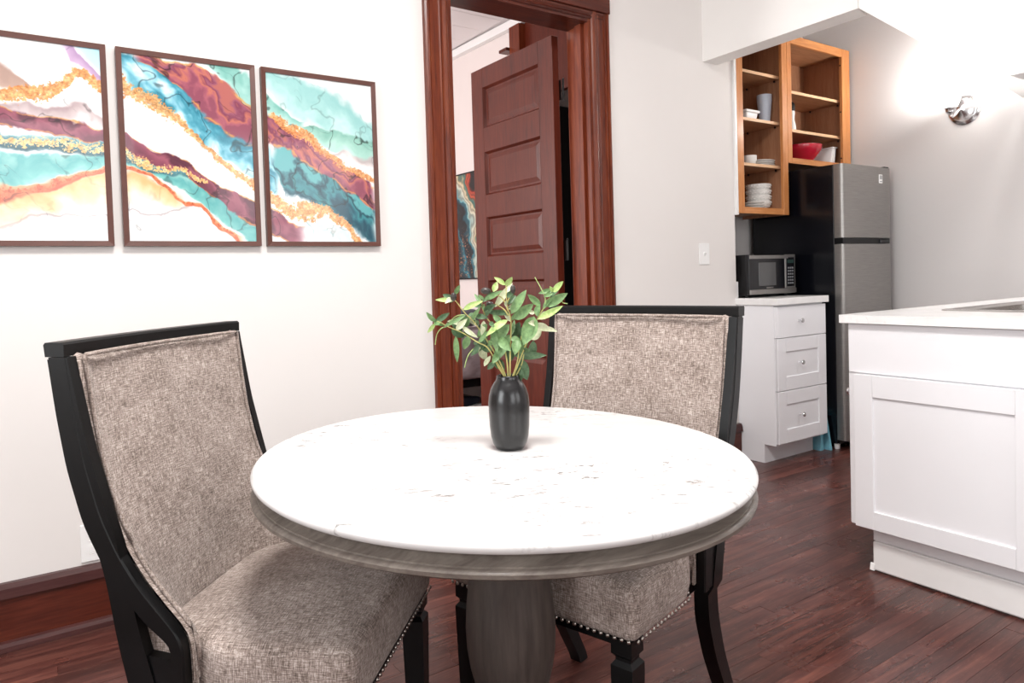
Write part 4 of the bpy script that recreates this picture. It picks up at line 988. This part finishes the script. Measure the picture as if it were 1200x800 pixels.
def triptych(x0, x1, z0, z1, nx=430):
    nz = int(nx * (z1 - z0) / (x1 - x0)); X, Z = np.meshgrid(np.linspace(x0, x1, nx), np.linspace(z0, z1, nz))
    img = np.ones((nz, nx, 3)) * .94
    wx = (fbm(X * 7, Z * 7, 11) - .5) * .07; wz = (fbm(X * 7, Z * 7, 31) - .5) * .07 + (fbm(X * 26, Z * 26, 41) - .5) * .022
    XX, ZZ = X + wx, Z + wz
    n1 = fbm(XX * 12, ZZ * 12 + XX * 8, 5); n2 = fbm(XX * 34, ZZ * 34, 17); fine = fbm(X * 260, Z * 260, 77, 2); fine2 = fbm(X * 120, Z * 120, 99, 2)
    img *= (1 - .07 * sm(.5, .7, n1))[..., None]
    vein = 1 - sm(.0, .022, np.abs(fbm(XX * 9, ZZ * 9, 61) - .5))
    def tt(name):
        P = BANDS[name]; xs = [p[0] for p in P]; c = np.interp(XX, xs, [p[1] for p in P]); h = np.interp(XX, xs, [p[2] for p in P])
        fade = np.ones_like(XX)
        if xs[0] > -.2: fade *= sm(xs[0] - .02, xs[0] + .01, XX)
        fade *= 1 - sm(xs[-1] - .01, xs[-1] + .03, XX)
        return (ZZ - c) / np.maximum(h, 1e-4), fade
    def put(name, cols, edge=.18, veins=0, var=.5, alpha=1, gold=False):
        nonlocal img
        t, fd = tt(name); a = (1 - sm(1 - edge, 1 + edge, np.abs(t + (n2 - .5) * .5))) * fd * alpha
        k = np.clip(.5 + .45 * t + (n1 - .5) * 2.2 * var + (n2 - .5) * .6, 0, .999) * (len(cols) - 1)
        C = np.array([lincol(c) for c in cols]); i = np.floor(k).astype(int); f = (k - i)[..., None]
        col = C[i] * (1 - f) + C[np.minimum(i + 1, len(cols) - 1)] * f
        if veins: col = col * (1 - veins * vein[..., None])
        img = img * (1 - a[..., None]) + col * a[..., None]
        if gold:
            e = np.exp(-((np.abs(t) - .96) / .07) ** 2) * fd * .8 * sm(.4, .5, n2); img = img * (1 - e[..., None]) + lincol('d79a52') * e[..., None]
    def speck(name, c1, c2, dens=.5, al=.9):
        nonlocal img
        t, fd = tt(name); core = np.clip(1 - np.abs(t) ** 1.5 * .7, 0, 1) * (np.abs(t) < 1.5) * fd
        a = sm(1 - dens * core - .12, 1 - dens * core + .02, fine * .55 + fine2 * .45 + .25 * core) * (core > 0) * al
        c = lincol(c1) * (fine2[..., None]) + lincol(c2) * (1 - fine2[..., None]); c = c * (.75 + .6 * fine[..., None])
        img = img * (1 - a[..., None]) + c * a[..., None]
    put('aqua', ['c4e4e2', 'a2d0cd', '8dc2c0'], .35, .15); put('sage', ['bfe0d6', 'a3d0c3', '84b8aa'], .15, .5)
    put('corner', ['c7e6f0', 'a8d8e6'], .3, .15)
    put('peach', ['fae6cd', 'f5cb9c', 'ecae76'], .4, .1); put('turquoise', ['a0d4cc', '74bcb8', '5ca8a8', '93cbc4'], .15, .3)
    put('blue', ['cfe9f0', '8cc5d6', '4f9db1', '2f7d92', '9fd2de'], .25, .4, 1.1); put('green', ['c0e0d9', '97c9c0', '6dada2'], .2, .4)
    put('tealdark', ['1c4a5a', '2f6a78', '3d8a90', '17414f', '5fa7aa'], .15, .4, 1.1); put('paleblue', ['e6f0f1', 'c9dfe2', 'f3ece8'], .4, .2)
    put('stone', ['d6cfcb', 'efeae8', 'b9aead'], .3, .3)
    put('taupe', ['c0a497', 'ab8f84'], .3); put('greymauve', ['e4dada', 'c5b5b6', 'a99496'], .3, .3)
    put('darkspeck', ['2f5560', '4c7f88', '89b2b4'], .25, .3); put('rust', ['c2583d', 'dd7f57', 'eda77c'], .25, .3)
    put('purple', ['cbb0cd', 'a98bb0'], .25, .2)
    put('mauve', ['8c4a5c', 'a65c6a', 'c0705f', '7f3f55', '96566a', 'b0655f'], .12, .45, 1.2, gold=True)
    put('burgundy', ['6d3445', '874357', '985263', '5d2a3c'], .12, .4, 1.0, gold=True)
    put('greyline', ['b7a7a9', '94878b'], .5, 0, .5, .6)
    speck('gold_a', 'b05f28', 'f2b878', .56, .85); speck('gold_b', 'b2662c', 'f3bd80', .55, .85); speck('gold_c', 'b06028', 'f0b47c', .5, .85)
    speck('darkspeck', 'd29a55', 'f0cf9c', .35); speck('rust', 'a8452c', 'd97b52', .3)
    dl = 1 - sm(.0, .008, np.abs(fbm(XX * 6 + 3, ZZ * 11 + XX * 8, 123) - .48)); img = img * (1 - .22 * dl[..., None] * sm(.5, .6, n1)[..., None])
    return img
def framed(name, x0, x1, z0, z1, arr, label, fw=.0165):
    t = thing(name, label, 'painting', ((x0 + x1) / 2, YA, (z0 + z1) / 2)); a, c = (x1 - x0) / 2, (z1 - z0) / 2
    D0, D1 = -.024, -.002
    for nm, pts in (('top', [(-a, c), (a, c), (a - fw, c - fw), (-a + fw, c - fw)]), ('bot', [(-a, -c), (a, -c), (a - fw, -c + fw), (-a + fw, -c + fw)]),
                    ('l', [(-a, -c), (-a, c), (-a + fw, c - fw), (-a + fw, -c + fw)]), ('r', [(a, -c), (a, c), (a - fw, c - fw), (a - fw, -c + fw)])):
        b = bmesh.new(); n = 4
        A = [b.verts.new((p[0], D0 + (.003 if i > 1 else 0), p[1])) for i, p in enumerate(pts)]; B = [b.verts.new((p[0], D1, p[1])) for p in pts]
        b.faces.new(A); b.faces.new(B[::-1])
        for i in range(4): b.faces.new((A[i], B[i], B[(i + 1) % 4], A[(i + 1) % 4]))
        obj('frame_side', b, M['frame_wood'], t)
    im = glossy_img('print_' + name, arr)
    o = obj('print', bx(-a + fw - .001, a - fw + .001, -.016, -.004, -c + fw - .001, c - fw + .001), im, t)
    uvs(o, lambda co, n_: ((co.x + a - fw) / (2 * (a - fw)), (co.z + c - fw) / (2 * (c - fw))))
    return t
lab = ['leftmost abstract painting, cut by the left edge, peach and turquoise below gold speckles',
       'middle abstract painting with red, blue and gold diagonal streams over white',
       'rightmost abstract painting nearest the doorway with teal and white corner']
for i, (x0, x1) in enumerate(((-.215, .220), (.2475, .680), (.7015, 1.137))):
    t = framed('framed_painting', x0, x1, 1.211, 1.850, triptych(x0 + .017, x1 - .017, 1.228, 1.833), lab[i]); t['group'] = 'framed abstract paintings on the back wall'

def agate(nx=300, nz=300):
    U, V = np.meshgrid(np.linspace(0, 1, nx), np.linspace(0, 1, nz))
    w1 = fbm(U * 3, V * 3, 201) - .5; w2 = fbm(U * 7, V * 7, 221) - .5
    s = U + V * .5 + w1 * .42 + w2 * .12 + .10     # streams run down to the right
    stops = [(-.2, '0a1018'), (.20, '101c26'), (.27, '2a6f86'), (.31, '0c141c'), (.36, '1b6078'), (.40, '0b141c'), (.45, '12303e'), (.50, '2f91a6'), (.54, '0e1f2a'), (.59, '0c161e'), (.63, '2b8ba2'), (.66, 'cfe9df'), (.70, 'f4ecd2'), (.74, 'ecd9ae'), (.77, '3a8a86'), (.81, 'e0603a'), (.87, 'c2402a'), (.90, '120f14'), (1.0, '0b1219'), (1.05, '1c5266'), (1.1, '0b1016'), (1.5, '0a0f16')]
    xs = [a for a, _ in stops]; C = np.array([lincol(c) for _, c in stops])
    img = np.stack([np.interp(s, xs, C[:, k]) for k in range(3)], -1)
    rg = np.sin(s * 150 + w1 * 10) * .5 + .5; img *= (.75 + .35 * rg)[..., None]
    fine = fbm(U * 90, V * 90, 55, 2); spot = sm(.70, .76, fine) * sm(.55, .35, V) * sm(.5, .3, U)
    return img * .82 * (1 - spot[..., None]) + lincol('c98560') * spot[..., None]
bt_ = thing('swirl_painting', 'dark teal and orange swirl painting on the bedroom wall through the doorway', 'painting', (3.303, 5.30, 1.55), math.radians(2.28))
im = glossy_img('print_swirl', agate(), .35)
o = obj('canvas', bx(-.03, -.002, -.52, .52, -.47, .47), im, bt_); uvs(o, lambda co, n_: ((.52 - co.y) / 1.04, (co.z + .47) / .94))
for a in ((-.033, -.001, -.53, -.52, -.48, .48), (-.033, -.001, .52, .53, -.48, .48), (-.033, -.001, -.52, .52, -.48, -.47), (-.033, -.001, -.52, .52, .47, .48)): obj('frame_side', bx(*a), M['black_wood'], bt_)
